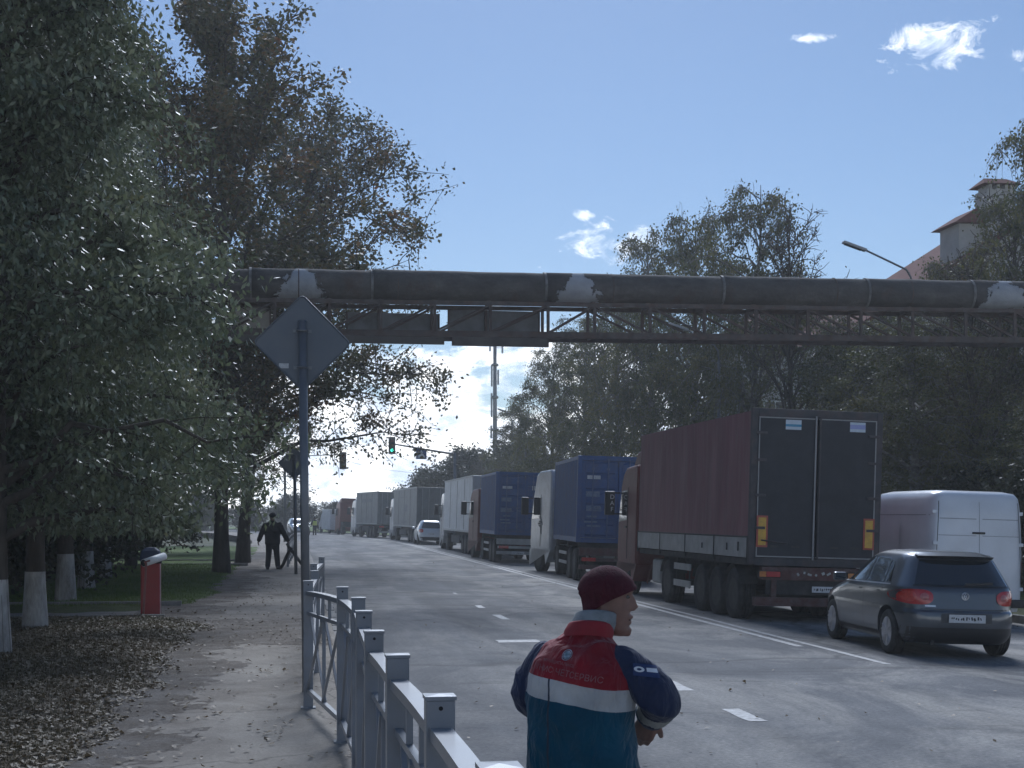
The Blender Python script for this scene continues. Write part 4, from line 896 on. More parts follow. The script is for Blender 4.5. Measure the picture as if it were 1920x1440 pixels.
for x in (.05, W - .05):
    for z in (.46, .82): bxp('side_guard', x - .015, x + .015, 4.15, 5.5, z, z + .14, GREY_AL)
    for y in (4.3, 5.35): bxp('guard_post', x - .01 + (.03 if x < 1 else -.03), x + .01 + (.03 if x < 1 else -.03), y, y + .06, .44, 1.1, CHASSIS)
bxp('fuel_tank', .1, .62, 6.95, 7.75, .42, .98, GREY_AL, None, .06); bxp('tool_box', W - .65, W - .1, 4.3, 5.4, .45, .95, CHASSIS, None, .02)
cabt = empty('cabx'); bpy.data.objects.remove(cabt)
class Shift:                      # build the cab around x=0, then move it over the centre line of this body
    pass
def cab_at(t, xc, yaw=0.0, **kw):
    before = set(o.name for o in t.children)
    c = truck_cab(t, **kw)
    new = [o for o in t.children if o.name not in before]
    piv = Vector((-1.22, kw['y0'], 0)); R = Matrix.Rotation(yaw, 3, 'Z')
    for o in new: o.rotation_euler.z = yaw; o.location = Vector((xc, 0, 0)) + piv - R @ piv
    return c
c = cab_at(t, W / 2, y0=LT + .35, W=2.46, H=3.25, mat=CAB_R, L=2.1)
wheel(t, .22, LT + 1.55, .5, TW, TR); wheel(t, W - .22, LT + 1.55, .5, TW, TR)
# vertical letters on the mirror housing's back
def text_mesh(s, size, ext=.002, align='CENTER'):
    cu = bpy.data.curves.new('txt', 'FONT'); cu.body = s; cu.size = size; cu.extrude = ext; cu.align_x = align; cu.align_y = 'CENTER'
    o = bpy.data.objects.new('txt', cu); COL.objects.link(o); me = evaluated(o); bpy.data.objects.remove(o); return me
LET = pm('white_letter', (.6, .6, .6), .5, var=.05)
for k, ch_ in enumerate('DAF'):
    me = text_mesh(ch_, .16); link('letter', me, LET, t, loc=(-.17, LT + .35 + 2.1 * .98 - .066, 2.46 - k * .16), rot=(math.pi / 2, 0, 0))

# ---- container trucks
BLUE = pm('container_blue', (0.03, 0.085, 0.25), .55, var=.12, scale=2, dirt=(0.10, 0.10, 0.11), dscale=3, damt=.45, bump=.15, bscale=20)
RODS = pm('container_rod', (0.10, 0.14, 0.26), .5, .2, var=.15); DECAL = pm('container_decal', (.55, .58, .6), .6, var=.15, dirt=(.2, .25, .35), dscale=14, damt=.7)
def container(loc, rz, label, L=6.06, W=2.44, H=2.59):
    t = empty('shipping_container', loc, rz, ROLL); tag(t, label, 'container', 'blue shipping containers on the trucks')
    def corr(x, nrm):
        rows = [[], []]; y = .15; k = 0
        while y < L - .15:
            for dy, dd in ((0, 0), (.07, 0), (.1, .04), (.17, .04), (.2, 0)):
                if y + dy <= L - .14:
                    for r, z in zip(rows, (.16, H - .12)): r.append((x - nrm * dd, y + dy, z))
            y += .2
        return MB().grid(rows).build('side_wall', BLUE, t)
    corr(0, -1); corr(W, 1)
    for x in (0, W - .12): MB().box((x + .06, .06, H / 2), (.13, .14, H)).build('corner_post', BLUE, t, bevel=.01); MB().box((x + .06, L - .06, H / 2), (.13, .14, H)).build('corner_post', BLUE, t, bevel=.01)
    for x in (.055, W - .055):
        for z in (.08, H - .06): MB().box((x, L / 2, z), (.11, L - .26, .14 if z < 1 else .1)).build('side_rail', BLUE, t)
    MB().box((W / 2, L / 2, H - .015), (W - .22, L - .2, .03)).build('roof', BLUE, t); MB().box((W / 2, L - .05, H / 2), (W - .26, .05, H - .2)).build('front_wall', BLUE, t)
    for z in (.07, H - .07): MB().box((W / 2, .06, z), (W - .26, .14, .14)).build('rear_rail', BLUE, t)
    for k, (xa, xb) in enumerate(((.13, W / 2 - .01), (W / 2 + .01, W - .13))):
        d = MB().box(((xa + xb) / 2, .05, H / 2), (xb - xa, .05, H - .3)).build('door', BLUE, t, bevel=.008)
        for i in range(5): MB().prism([(.024, -.17), (-.005, -.13), (-.005, .13), (.024, .17)], xa + .12, xb - .1).build('door_panel', BLUE, d, loc=(0, 0, .38 + i * .46))
        for q in (.30, .72):
            x = lerp(xa, xb, q); MB().tube([(x, -.02, .1), (x, -.02, H - .1)], .018, 6).build('lock_rod', RODS, d)
            for z in (.35, 1.1, 2.2): MB().box((x, -.01, z), (.09, .05, .06)).build('rod_keeper', RODS, d)
            MB().bar((x, -.05, 1.0), (x + .3, -.045, .97), .03).build('lock_handle', RODS, d)
        q = .1 if k == 0 else .08
        MB().box((xa + .35, -.012, 1.95), (.40 if k == 0 else .16, .004, .11 if k == 0 else .18)).build('decal', DECAL, d)
        if k == 0:
            for i, (z, w_) in enumerate(((1.45, .42), (1.02, .45), (.78, .3), (.62, .38), (.50, .42))): MB().box((xa + .34 + rnd.uniform(-.06, .06), -.012, z), (w_, .004, .16 if i < 2 else .05)).build('stencil', pm('faded_stencil', (.10, .16, .27), .6, var=.3, dirt=(.3, .33, .36), dscale=20, damt=.6), d)
    return t
def container_truck(px, depth, head, label, clabel, cabm, H, cablab=None, cyaw=0.0, cx=0.0, L=8.6, rearmat=None):
    t = vehicle('container_truck', label, 'truck', px, depth, head, 'container trucks in the queue')
    W = 2.44; chassis(t, .1, L + 1.6, .95, .92); 
    for o in list(t.children): o.location.x += W / 2
    for y in (.3, 2.9, 5.7): MB().box((W / 2, y, 1.10), (2.3, .16, .14)).build('bolster', CHASSIS, t)
    MB().box((W / 2, .05, .92), (2.3, .1, .24)).build('rear_beam', GREY_AL if rearmat is None else rearmat, t); MB().box((W / 2, .0, .46), (2.3, .1, .13)).build('underrun_bar', rearmat or GREY_AL, t)
    MB().box((W / 2, .02, .69), (2.2, .08, .10)).build('light_bar', rearmat or GREY_AL, t)
    for x in (.35, 2.1): MB().box((x, -.04, .69), (.42, .04, .11)).build('tail_lamp', RED_L, t)
    plate(t, (.95, -.06, .46), .5, .11, int(px))
    for y in (1.0, 2.25, 5.6):
        MB().tube([(.3, y, .5), (W - .3, y, .5)], .07, 8).build('axle', CHASSIS, t)
        for x in (.2, W - .2): wheel(t, x, y, .5, TW, TR)
    for x in (.06, W - .06):
        for z in (.5, .8): MB().box((x, 4.0, z), (.03, 1.9, .1)).build('side_guard', GREY_AL, t)
    MB().box((.35, 6.8, .7), (.55, .8, .5)).build('fuel_tank', CHASSIS, t, bevel=.05)
    cab_at(t, W / 2 + cx, cyaw, y0=6.45, W=2.44, H=H, mat=cabm, L=2.2, label=cablab, deflector=False)
    for x in (.2, W - .2):
        q_ = Matrix.Rotation(cyaw, 3, 'Z') @ Vector((x, 1.35, 0)); wheel(t, q_.x + cx, 6.45 + q_.y, .5, TW, TR).rotation_euler.z += cyaw
    MB().tube([(.16, 6.3, .9), (.16, 6.55, 3.4)], .06, 8).build('exhaust_stack', CHASSIS, t)
    R = Matrix.Rotation(-math.radians(head), 3, 'Z'); loc = t.location + R @ Vector((0, 0, 1.19))
    container(loc, -math.radians(head), clabel); return t
CAB_W = pm('cab_white_paint', (.50, .52, .55), .35, var=.06, coat=.5, dirt=(.28, .26, .24), dscale=2.5, damt=.5); CAB_M = pm('cab_maroon_paint', (.12, .02, .02), .5, var=.1, coat=.05, spec=.3, dirt=(.15, .1, .09), dscale=3, damt=.4)
ta = container_truck(1080, 44, 3.6, 'white cab truck hauling a blue container behind the tarpaulin truck', 'blue container with a white door stripe right behind the white cab', CAB_W, 3.55, rearmat=RUST_RED, cyaw=math.radians(12), cx=-.12)
pw = MB()
for a_, b_, w_ in (((0, 0), (.25, .32), .05), ((.1, .1), (.42, .12), .05), ((.12, -.1), (.45, .0), .06), ((.15, -.2), (.2, .12), .09), ((.2, .2), (.45, .3), .04), ((.1, -.32), (.22, -.1), .06)): pw.bar((-.008, 7.25 + a_[0], 1.65 + a_[1]), (-.008, 7.25 + b_[0], 1.65 + b_[1]), .006, w_, (0, -.7, .7))
mo = pw.build('dark_door_motif', pm('motif_grey', (.06, .065, .075), .5, var=.2), ta); _p = Vector((0, 6.45, 0)); mo.rotation_euler.z = math.radians(12); mo.location = Vector((-.12, 0, 0)) + _p - Matrix.Rotation(math.radians(12), 3, 'Z') @ _p
tb = container_truck(927, 60.5, 1.5, 'maroon cab truck hauling the farther blue container', 'farther blue container behind the maroon cab', CAB_M, 3.2, cyaw=math.radians(6), cx=-.1)

# ---- box semi-trailers further up the queue
TR_W = pm('trailer_white', (.50, .52, .54), .5, var=.06, scale=2, dirt=(.33, .32, .30), dscale=1.4, damt=.6); TR_G = pm('trailer_grey', (.20, .205, .20), .55, var=.1, scale=2, dirt=(.13, .12, .10), dscale=1.2, damt=.6)
def semi(px, depth, head, L, side, rear, cabm, label, marks=None, H=3.95, W=2.5):
    t = vehicle('semi_truck', label, 'truck', px, depth, head, 'box semi trucks at the head of the queue')
    t.location.x += 0.0
    bd = MB().box((W / 2, L / 2, (H + 1.15) / 2), (W, L, H - 1.15)).build('box_body', side, t, bevel=.03)
    for z in (1.18, H - .03):
        for x in (-.012, W + .012): MB().box((x, L / 2, z), (.03, L + .02, .09)).build('edge_trim', GREY_AL, bd)
    n = 4
    for i in range(1, n): MB().box((-.004, L * i / n, (H + 1.15) / 2), (.012, .05, H - 1.4)).build('panel_joint', CHASSIS, bd)
    for k in (0, 1):
        d = MB().box((W * .25 + k * W * .5, -.02, (H + 1.15) / 2), (W / 2 - .05, .04, H - 1.3)).build('rear_door', rear, t, bevel=.01)
        for q in (.3, .7): x = lerp(.05, W / 2 - .05, q) + k * W / 2; MB().tube([(x, -.055, 1.25), (x, -.055, H - .1)], .018, 6).build('lock_rod', GREY_AL, d)
    for m in marks or (): MB().box((-.006, L * m[0], m[1]), (.008, m[2], m[3])).build('faded_marking', pm('faded_print', (.13, .135, .14), .6, var=.3, dirt=(.3, .3, .3), dscale=4, damt=.6), bd)
    chassis(t, .2, L + 1.4, .95, .95)
    for o in [o for o in t.children if o.name.startswith(('chassis_beam', 'cross_member'))]: o.location.x = W / 2
    MB().box((W / 2, .02, .5), (2.3, .1, .14)).build('underrun_bar', GREY_AL, t); MB().box((W / 2, .03, .95), (2.4, .1, .22)).build('rear_beam', CHASSIS, t)
    for x in (.4, 2.1): MB().box((x, -.03, .95), (.42, .04, .12)).build('tail_lamp', RED_L, t)
    plate(t, (1.25, -.06, .66), .5, .11, int(px))
    for y in (1.6, 2.9, 4.2, L - 1.6):
        for x in (.2, W - .2): wheel(t, x, y, .5, TW, TR)
        MB().tube([(.3, y, .5), (W - .3, y, .5)], .07, 8).build('axle', CHASSIS, t)
    for x in (.05, W - .05): MB().box((x, L * .55, .72), (.03, L * .32, .42)).build('side_guard', CHASSIS, t)
    cab_at(t, W / 2, y0=L + .35, W=2.46, H=3.3, mat=cabm, L=2.15); 
    for x in (.2, W - .2): wheel(t, x, L + 1.6, .5, TW, TR)
    return t
semi(882, 72.5, 0.0, 13.4, TR_W, TR_W, CAB_W, 'white box semi trailer ahead of the maroon cab truck')
semi(779, 103, -3.0, 13.4, TR_G, TR_G, CAB_W, 'grey box semi trailer with faded side print past the white crossover', [(.45, 2.5, 2.0, .5), (.6, 3.3, 5, .06), (.25, 2.4, .35, .9), (.5, 1.5, 3.5, .14)])
semi(706, 126, -9.0, 9.0, TR_G, TR_G, CAB_W, 'short grey semi with white cab at the bend', [(.5, 3.2, 4, .3), (.5, 1.6, 5, .06)])
q = vehicle('red_cab_truck', 'far truck with a red cab at the bend of the road', 'truck', 640, 146, -10)
cab_at(q, 1.2, y0=1.0, W=2.4, H=3.2, mat=pm('cab_orange_paint', (.17, .04, .03), .5, var=.1, coat=.2), L=2.2); MB().box((1.2, .5, 1.0), (2.2, 1.6, .5)).build('chassis_beam', CHASSIS, q)
for y in (.3, 2.3):
    for x in (.2, 2.2): wheel(q, x, y, .5, TW, TR)
q = vehicle('box_van', 'far white box van ahead of the red cab', 'van', 619, 152, -11)
MB().box((.9, 2.2, 1.45), (1.8, 4.0, 2.1)).build('box_body', TR_W, q, bevel=.04); MB().prism([(4.25, .4), (5.9, .4), (5.9, 1.1), (5.4, 1.3), (4.9, 2.0), (4.25, 2.1)], .05, 1.75).build('cab', CAB_W, q, bevel=.05)
for y in (.9, 4.9):
    for x in (.12, 1.68): wheel(q, x, y, .345, VW_, VR)

# ---- cars: stacks of horizontal slices, wheel arches cut out
class Hull:
    def __init__(s, rear, front, width, n=4.5, zlev=None):
        s.rz, s.ry = zip(*rear); s.fz, s.fy = zip(*front); s.wz, s.wx = zip(*width); s.n = n; s.z = zlev
    def par(s, z): r = np.interp(z, s.rz, s.ry); f = np.interp(z, s.fz, s.fy); return (r + f) / 2, (f - r) / 2, np.interp(z, s.wz, s.wx)
    def side(s, y, z): yc, hl, w_ = s.par(z); return w_ * max(0.0, 1 - min(1, abs((y - yc) / hl)) ** s.n) ** (1 / s.n)
    def rear(s, x, z): yc, hl, w_ = s.par(z); return yc - hl * max(0.0, 1 - min(1, abs(x / w_)) ** s.n) ** (1 / s.n)
    def mesh(s, M=72):
        q = MB(); rows = []
        th = []
        for k in range(M):
            a = 2 * math.pi * k / M; th.append(a)
        for z in s.z:
            yc, hl, w_ = s.par(z); r = []
            for a in th:
                c, sn = math.cos(a), math.sin(a); r.append((w_ * math.copysign(abs(c) ** (2 / s.n), c), yc + hl * math.copysign(abs(sn) ** (2 / s.n), sn), z))
            rows.append(r)
        vs = [p for r in rows for p in r]; fs = []
        for i in range(len(rows) - 1):
            for k in range(M): a = i * M + k; b = i * M + (k + 1) % M; fs.append((a, b, b + M, a + M))
        fs.append(tuple(range(M - 1, -1, -1))); fs.append(tuple(range((len(rows) - 1) * M, len(rows) * M)))
        q.add(vs, fs); return q.mesh('body')
    def side_patch(s, name, quad, mat, parent, sgn, off=.006, nu=14, nv=8):
        """quad: four (y,z) corners: low-rear, low-front, high-front, high-rear"""
        rows = []
        for j in range(nv + 1):
            v = j / nv; r = []
            for i in range(nu + 1):
                u = i / nu; y = lerp(lerp(quad[0][0], quad[1][0], u), lerp(quad[3][0], quad[2][0], u), v); z = lerp(lerp(quad[0][1], quad[1][1], u), lerp(quad[3][1], quad[2][1], u), v)
                r.append((sgn * (s.side(y, z) + off), y, z))
            rows.append(r)
        return MB().grid(rows).build(name, mat, parent, smooth=True)
    def rear_patch(s, name, quad, mat, parent, off=.006, nu=16, nv=8):
        rows = []
        for j in range(nv + 1):
            v = j / nv; r = []
            for i in range(nu + 1):
                u = i / nu; x = lerp(lerp(quad[0][0], quad[1][0], u), lerp(quad[3][0], quad[2][0], u), v); z = lerp(lerp(quad[0][1], quad[1][1], u), lerp(quad[3][1], quad[2][1], u), v)
                r.append((x, s.rear(x, z) - off, z))
            rows.append(r)
        return MB().grid(rows).build(name, mat, parent, smooth=True)
    def rear_disc(s, name, c, rx, rz, mat, parent, off=.01, pw=2.0, k0=0.0):
        rows = []
        for f in np.linspace(k0, 1, 6):
            r = []
            for a in np.linspace(0, 2 * math.pi, 29):
                ca, sa = math.cos(a), math.sin(a); x = c[0] + rx * f * math.copysign(abs(ca) ** (2 / pw), ca); z = c[1] + rz * f * math.copysign(abs(sa) ** (2 / pw), sa)
                r.append((x, s.rear(x, z) - off * (1.15 - .5 * f * f), z))
            rows.append(r)
        return MB().grid(rows).build(name, mat, parent, smooth=True)
def car(name, label, cat, px, depth, head, hull, paint, wheels, R, wm, rm, track, W, arch=1.16):
    t = vehicle(name, label, cat, px, depth, head)
    v = Vector((W / 2, 0, 0)); v.rotate(Matrix.Rotation(-math.radians(head), 3, 'Z')); t.location += v; t.location.z = road_z(t.location.x)
    me = hull.mesh(); cut = MB()
    for y in wheels:
        for s in (-1, 1): cut.lathe([(.001, s * (W / 2 - .30)), (R * arch, s * (W / 2 - .30)), (R * arch, s * (W / 2 + .2)), (.001, s * (W / 2 + .2))], 28, 'x', (0, y, R + .01))
    me = boolean_cut(me, cut, 'body'); me.materials.clear()
    b = link('body', me, paint, t, smooth=True)
    try:
        me.set_sharp_from_angle(angle=math.radians(38))
    except Exception: pass
    for y in wheels:
        for s in (-1, 1): wheel(t, s * track / 2, y, R, wm, rm)
    return t, b
GREY_P = pm('slate_metallic_paint', (0.075, 0.085, 0.10), .3, .5, var=.05, coat=1.0, dirt=(0.085, 0.085, 0.085), dscale=2.2, damt=.5)
zl = [.20, .24, .28, .33, .39, .45, .5, .55, .6, .64, .67, .70, .73, .77, .82, .87, .91, .94, .965, .99, 1.02, 1.06, 1.1, 1.15, 1.2, 1.25, 1.3, 1.34, 1.38, 1.41, 1.435, 1.455, 1.47, 1.48, 1.487]
golf = Hull([(.2, .16), (.26, .07), (.35, .02), (.5, 0), (.62, .005), (.655, .02), (.67, .055), (.8, .075), (.93, .095), (.975, .115), (1.0, .14), (1.2, .285), (1.36, .405), (1.40, .43), (1.44, .50), (1.47, .72), (1.487, 1.2)],
            [(.2, 4.0), (.3, 4.15), (.5, 4.2), (.65, 4.16), (.75, 4.05), (.85, 3.75), (.93, 3.35), (.99, 3.02), (1.2, 2.66), (1.38, 2.3), (1.44, 2.08), (1.47, 1.85), (1.487, 1.5)],
            [(.2, .80), (.3, .855), (.5, .88), (.66, .885), (.67, .878), (.85, .875), (.95, .855), (.99, .835), (1.2, .735), (1.36, .655), (1.41, .615), (1.44, .575), (1.47, .49), (1.487, .3)], 5.0, zl)
t, b = car('hatchback_car', 'slate grey hatchback with round red tail lights beside the white van', 'car', 1694, 20.3, 3.5, golf, GREY_P, (.80, 3.38), .316, CW, CR, 1.52, 1.76)
rw = golf.rear_patch('rear_window', [(-.66, 1.015), (.66, 1.015), (.53, 1.355), (-.53, 1.355)], GLASS, t, .007)
golf.rear_patch('window_trim', [(-.69, .99), (.69, .99), (.675, 1.012), (-.675, 1.012)], DARK, rw, .009)
MB().grid([[(x, golf.rear(x, 1.385) - .11 + .05 * abs(x) ** 2, 1.418 - .02 * x * x), (x, golf.rear(x, 1.385) + .12, 1.452 - .05 * x * x)] for x in np.linspace(-.55, .55, 13)]).build('spoiler', GREY_P, t, smooth=True)
MB().grid([[(x, golf.rear(x, 1.385) - .11 + .05 * abs(x) ** 2, 1.416 - .02 * x * x), (x, golf.rear(x, 1.37) + .02, 1.372 - .02 * x * x)] for x in np.linspace(-.55, .55, 13)]).build('spoiler_underside', DARK, t, smooth=True)
MB().bar((.02, golf.rear(0, 1.03) - .03, 1.03), (.42, golf.rear(.4, 1.07) - .03, 1.05), .025, .03).build('rear_wiper', DARK, rw)
for s in (-1, 1):
    l_ = golf.rear_disc('tail_light', (s * .655, .845), .205, .105, RED_L, t, .016, 2.6)
    golf.rear_disc('round_lens', (s * .735, .85), .078, .075, pm('red_lens_bright', (.5, .05, .035), .2, var=.2, scale=40, coat=.6), l_, .026)
    golf.rear_disc('inner_lens', (s * .565, .85), .055, .055, pm('pale_red_lens', (.42, .12, .11), .2, var=.2, scale=40, coat=.6), l_, .026)
    golf.side_patch('rear_side_window', [(1.05, 1.01), (1.72, 1.005), (1.74, 1.355), (1.15, 1.34)], GLASS, t, s); golf.side_patch('front_side_window', [(1.80, 1.0), (2.95, .985), (2.30, 1.345), (1.82, 1.355)], GLASS, t, s)
    golf.side_patch('quarter_window', [(.80, 1.03), (.99, 1.02), (1.08, 1.33), (.98, 1.30)], GLASS, t, s)
    golf.side_patch('window_trim', [(.75, .985), (3.0, .955), (3.0, .972), (.75, 1.003)], RIM_A, t, s, .008)
    for y in (1.0, 1.78, 2.95): golf.side_patch('door_seam', [(y, .34), (y + .008, .34), (y + .008, .96), (y, .96)], DARK, t, s, .003, 2, 10)
    for y in (1.15, 1.95): golf.side_patch('door_handle', [(y, .87), (y + .2, .87), (y + .2, .90), (y, .90)], GREY_P, t, s, .03, 4, 2)
    m = MB().box((s * .95, 2.72, 1.02), (.2, .09, .13)).build('mirror', GREY_P, t, bevel=.03); MB().box((s * .96, 2.672, 1.02), (.16, .006, .10)).build('mirror_glass', GLASS, m)
    golf.side_patch('sill_trim', [(1.15, .245), (3.05, .245), (3.05, .30), (1.15, .30)], DARK, t, s, .004)
em = golf.rear_disc('emblem', (0, .868), .056, .056, RIM_A, t, .012); y_ = golf.rear(0, .868) - .018
MB().tube([(.05 * math.cos(a), y_, .868 + .05 * math.sin(a)) for a in np.linspace(0, 2 * math.pi, 25)], .005, 6).build('emblem_ring', RIM_A, em)
MB().tube([(-.022, y_, .908), (0, y_, .872), (.022, y_, .908)], .005, 5).build('emblem_letter', DARK, em); MB().tube([(-.036, y_, .892), (-.018, y_, .832), (0, y_, .862), (.018, y_, .832), (.036, y_, .892)], .005, 5).build('emblem_letter', DARK, em)
golf.rear_patch('hatch_seam', [(-.62, .678), (.62, .678), (.62, .69), (-.62, .69)], DARK, t, .003, 14, 2)
golf.rear_patch('lower_bumper', [(-.80, .215), (.80, .215), (.80, .43), (-.80, .43)], DARK, t, .004, 30, 5)
golf.rear_patch('plate_recess', [(-.36, .50), (.36, .50), (.36, .635), (-.36, .635)], pm('recess_grey', (.03, .033, .038), .4, var=.1), t, .003, 10, 3)
golf.rear_patch('chrome_lettering', [(-.56, .715), (-.42, .715), (-.42, .737), (-.56, .737)], RIM_A, t, .006, 6, 2)
plate(t, (0, golf.rear(0, .56) - .02, .562), .52, .112, 8)
MB().tube([(-.45, .08, .22), (-.45, .4, .24)], .035, 10).build('exhaust_pipe', CHASSIS, t)
MB().box((0, 2.0, .30), (1.1, 3.4, .16)).build('underbody', CHASSIS, t)
for s in (-1, 1): 
    MB().box((s * .33, 1.05, 1.0), (.26, .10, .34)).build('head_rest', pm('seat_cloth', (.10, .10, .10), .9, var=.2), t, bevel=.04)
# ---- white van
VAN_W = pm('van_white_paint', (.74, .76, .79), .35, var=.04, coat=.5, dirt=(.42, .42, .42), dscale=1.5, damt=.4)
zv = list(np.linspace(.26, 2.3, 30)) + [2.38, 2.44, 2.49, 2.53, 2.56, 2.575]
van = Hull([(.26, .05), (.5, .0), (1.2, .02), (2.2, .08), (2.46, .12), (2.54, .2), (2.575, .45)], [(.26, 5.2), (.5, 5.35), (.9, 5.3), (1.15, 4.9), (1.3, 4.6), (1.9, 4.05), (2.3, 3.6), (2.46, 3.3), (2.575, 2.8)],
           [(.26, .95), (.5, .99), (1.1, 1.0), (1.7, .985), (2.3, .935), (2.44, .905), (2.53, .84), (2.575, .7)], 11.0, zv)
t, b = car('panel_van', 'white high roof panel van standing behind the slate grey hatchback', 'van', 1741, 28.2, 0.0, van, VAN_W, (1.0, 4.3), .345, VW_, VR, 1.72, 2.0, 1.12)
for k in (0, 1):
    a, c = (-.90, -.012) if k == 0 else (.012, .90)
    van.rear_patch('door_seam', [(a if k == 0 else c - .01, .45), (a + .012 if k == 0 else c, .45), (a * .9 + .012 if k == 0 else c * .9, 2.36), (a * .9 if k == 0 else c * .9 - .012, 2.36)], pm('van_black_seam', (.02, .02, .022), .6), t, .005, 2, 20)
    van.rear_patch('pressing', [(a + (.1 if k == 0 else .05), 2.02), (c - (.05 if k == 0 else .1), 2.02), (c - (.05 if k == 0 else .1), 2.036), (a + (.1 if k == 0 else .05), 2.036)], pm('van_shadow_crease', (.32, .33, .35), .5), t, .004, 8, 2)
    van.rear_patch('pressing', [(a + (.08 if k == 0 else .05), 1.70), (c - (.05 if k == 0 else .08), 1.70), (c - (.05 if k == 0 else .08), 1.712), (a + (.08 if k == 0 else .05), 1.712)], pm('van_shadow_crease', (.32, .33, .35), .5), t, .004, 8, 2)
    s = -1 if k == 0 else 1
    van.rear_patch('tail_light', [(s * .985, .78), (s * .90, .78), (s * .89, 1.22), (s * .965, 1.22)], RED_L, t, .012, 4, 8)
    for z in (.7, 1.55, 2.15): MB().box((s * .875, van.rear(.875, z) - .008, z), (.10, .05, .07)).build('hinge', VAN_W, t, bevel=.012)
    van.side_patch('side_panel', [(1.5, 1.28), (3.1, 1.28), (3.1, 1.95), (1.5, 1.95)], VAN_W, t, s, .012); van.side_patch('cab_window', [(3.35, 1.22), (4.25, 1.22), (3.85, 1.78), (3.35, 1.80)], GLASS, t, s)
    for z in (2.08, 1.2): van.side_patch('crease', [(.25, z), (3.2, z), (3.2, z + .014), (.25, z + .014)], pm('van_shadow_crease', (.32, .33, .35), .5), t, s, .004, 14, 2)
    van.side_patch('rub_strip', [(.3, .55), (4.0, .55), (4.0, .63), (.3, .63)], DARK, t, s, .015, 14, 2)
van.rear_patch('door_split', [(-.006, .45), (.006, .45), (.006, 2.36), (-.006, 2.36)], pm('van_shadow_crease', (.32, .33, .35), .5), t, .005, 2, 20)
MB().box((-.02, van.rear(0, 1.76) - .02, 1.76), (.26, .03, .04)).build('door_handle', DARK, t, bevel=.01)
MB().box((0, -.03, .42), (1.84, .14, .16)).build('rear_bumper', DARK, t, bevel=.03); plate(t, (-.5, -.005, .78), .5, .11, 5)
MB().box((0, 2.4, .40), (1.1, 4.2, .2)).build('underbody', CHASSIS, t)
# ---- white crossover half hidden in the queue, silver oncoming car
WHITE_P = pm('car_white_paint', (.58, .6, .62), .3, var=.04, coat=.8); SILV = pm('car_silver_paint', (.42, .44, .46), .25, .6, var=.05, coat=.8)
zs = [.28, .35, .45, .55, .65, .75, .85, .95, 1.0, 1.06, 1.15, 1.25, 1.35, 1.45, 1.53, 1.58, 1.61, 1.625]
suv = Hull([(.28, .1), (.5, 0), (.8, .03), (1.05, .1), (1.3, .28), (1.5, .45), (1.6, .7), (1.625, 1.1)], [(.28, 4.25), (.5, 4.35), (.8, 4.25), (.95, 3.9), (1.05, 3.2), (1.3, 2.8), (1.5, 2.4), (1.6, 2.0), (1.625, 1.6)], [(.28, .83), (.6, .9), (.95, .88), (1.05, .85), (1.4, .7), (1.55, .6), (1.61, .5), (1.625, .35)], 5, zs)
def simple_car(name, label, px, d, head, paint, x=None):
    t, b = car(name, label, 'car', px, d, head, suv, paint, (.85, 3.45), .345, VW_, CR, 1.54, 1.8, 1.14)
    w_ = suv.rear_patch('rear_window', [(-.66, 1.09), (.66, 1.09), (.52, 1.48), (-.52, 1.48)], GLASS, t)
    for s in (-1, 1):
        suv.side_patch('side_window', [(.75, 1.08), (2.95, 1.07), (2.35, 1.5), (.95, 1.5)], GLASS, t, s); suv.rear_disc('tail_light', (s * .68, .92), .14, .12, RED_L, t, .016, 3)
        MB().box((s * .98, 2.85, 1.08), (.2, .1, .14)).build('mirror', paint, t, bevel=.03)
    suv.rear_patch('lower_bumper', [(-.8, .30), (.8, .30), (.8, .52), (-.8, .52)], DARK, t, .004, 20, 4); plate(t, (0, suv.rear(0, .72) - .014, .72), .5, .11, int(px))
    ws = MB().grid([[(x, np.interp(z, suv.fz, suv.fy) + .012 - .12 * x * x, z) for x in np.linspace(-.6, .6, 9)] for z in np.linspace(1.08, 1.5, 6)]).build('windscreen', GLASS, t, smooth=True)
    for s in (-1, 1): MB().box((s * .62, 4.14, .78), (.34, .2, .16)).build('headlight', CLR_L, t, bevel=.04)
    return t
simple_car('crossover_car', 'white crossover squeezed between the white and grey trailers', 783, 97, 0.0, WHITE_P)
s_ = simple_car('oncoming_car', 'silver car coming down the far left lane behind the walking man', 537, 138, 0.0, SILV)
s_.rotation_euler = (0, 0, math.radians(180 + 8)); s_.location = (P(553, 965, 140).x, P(553, 965, 140).y + 2, 0)
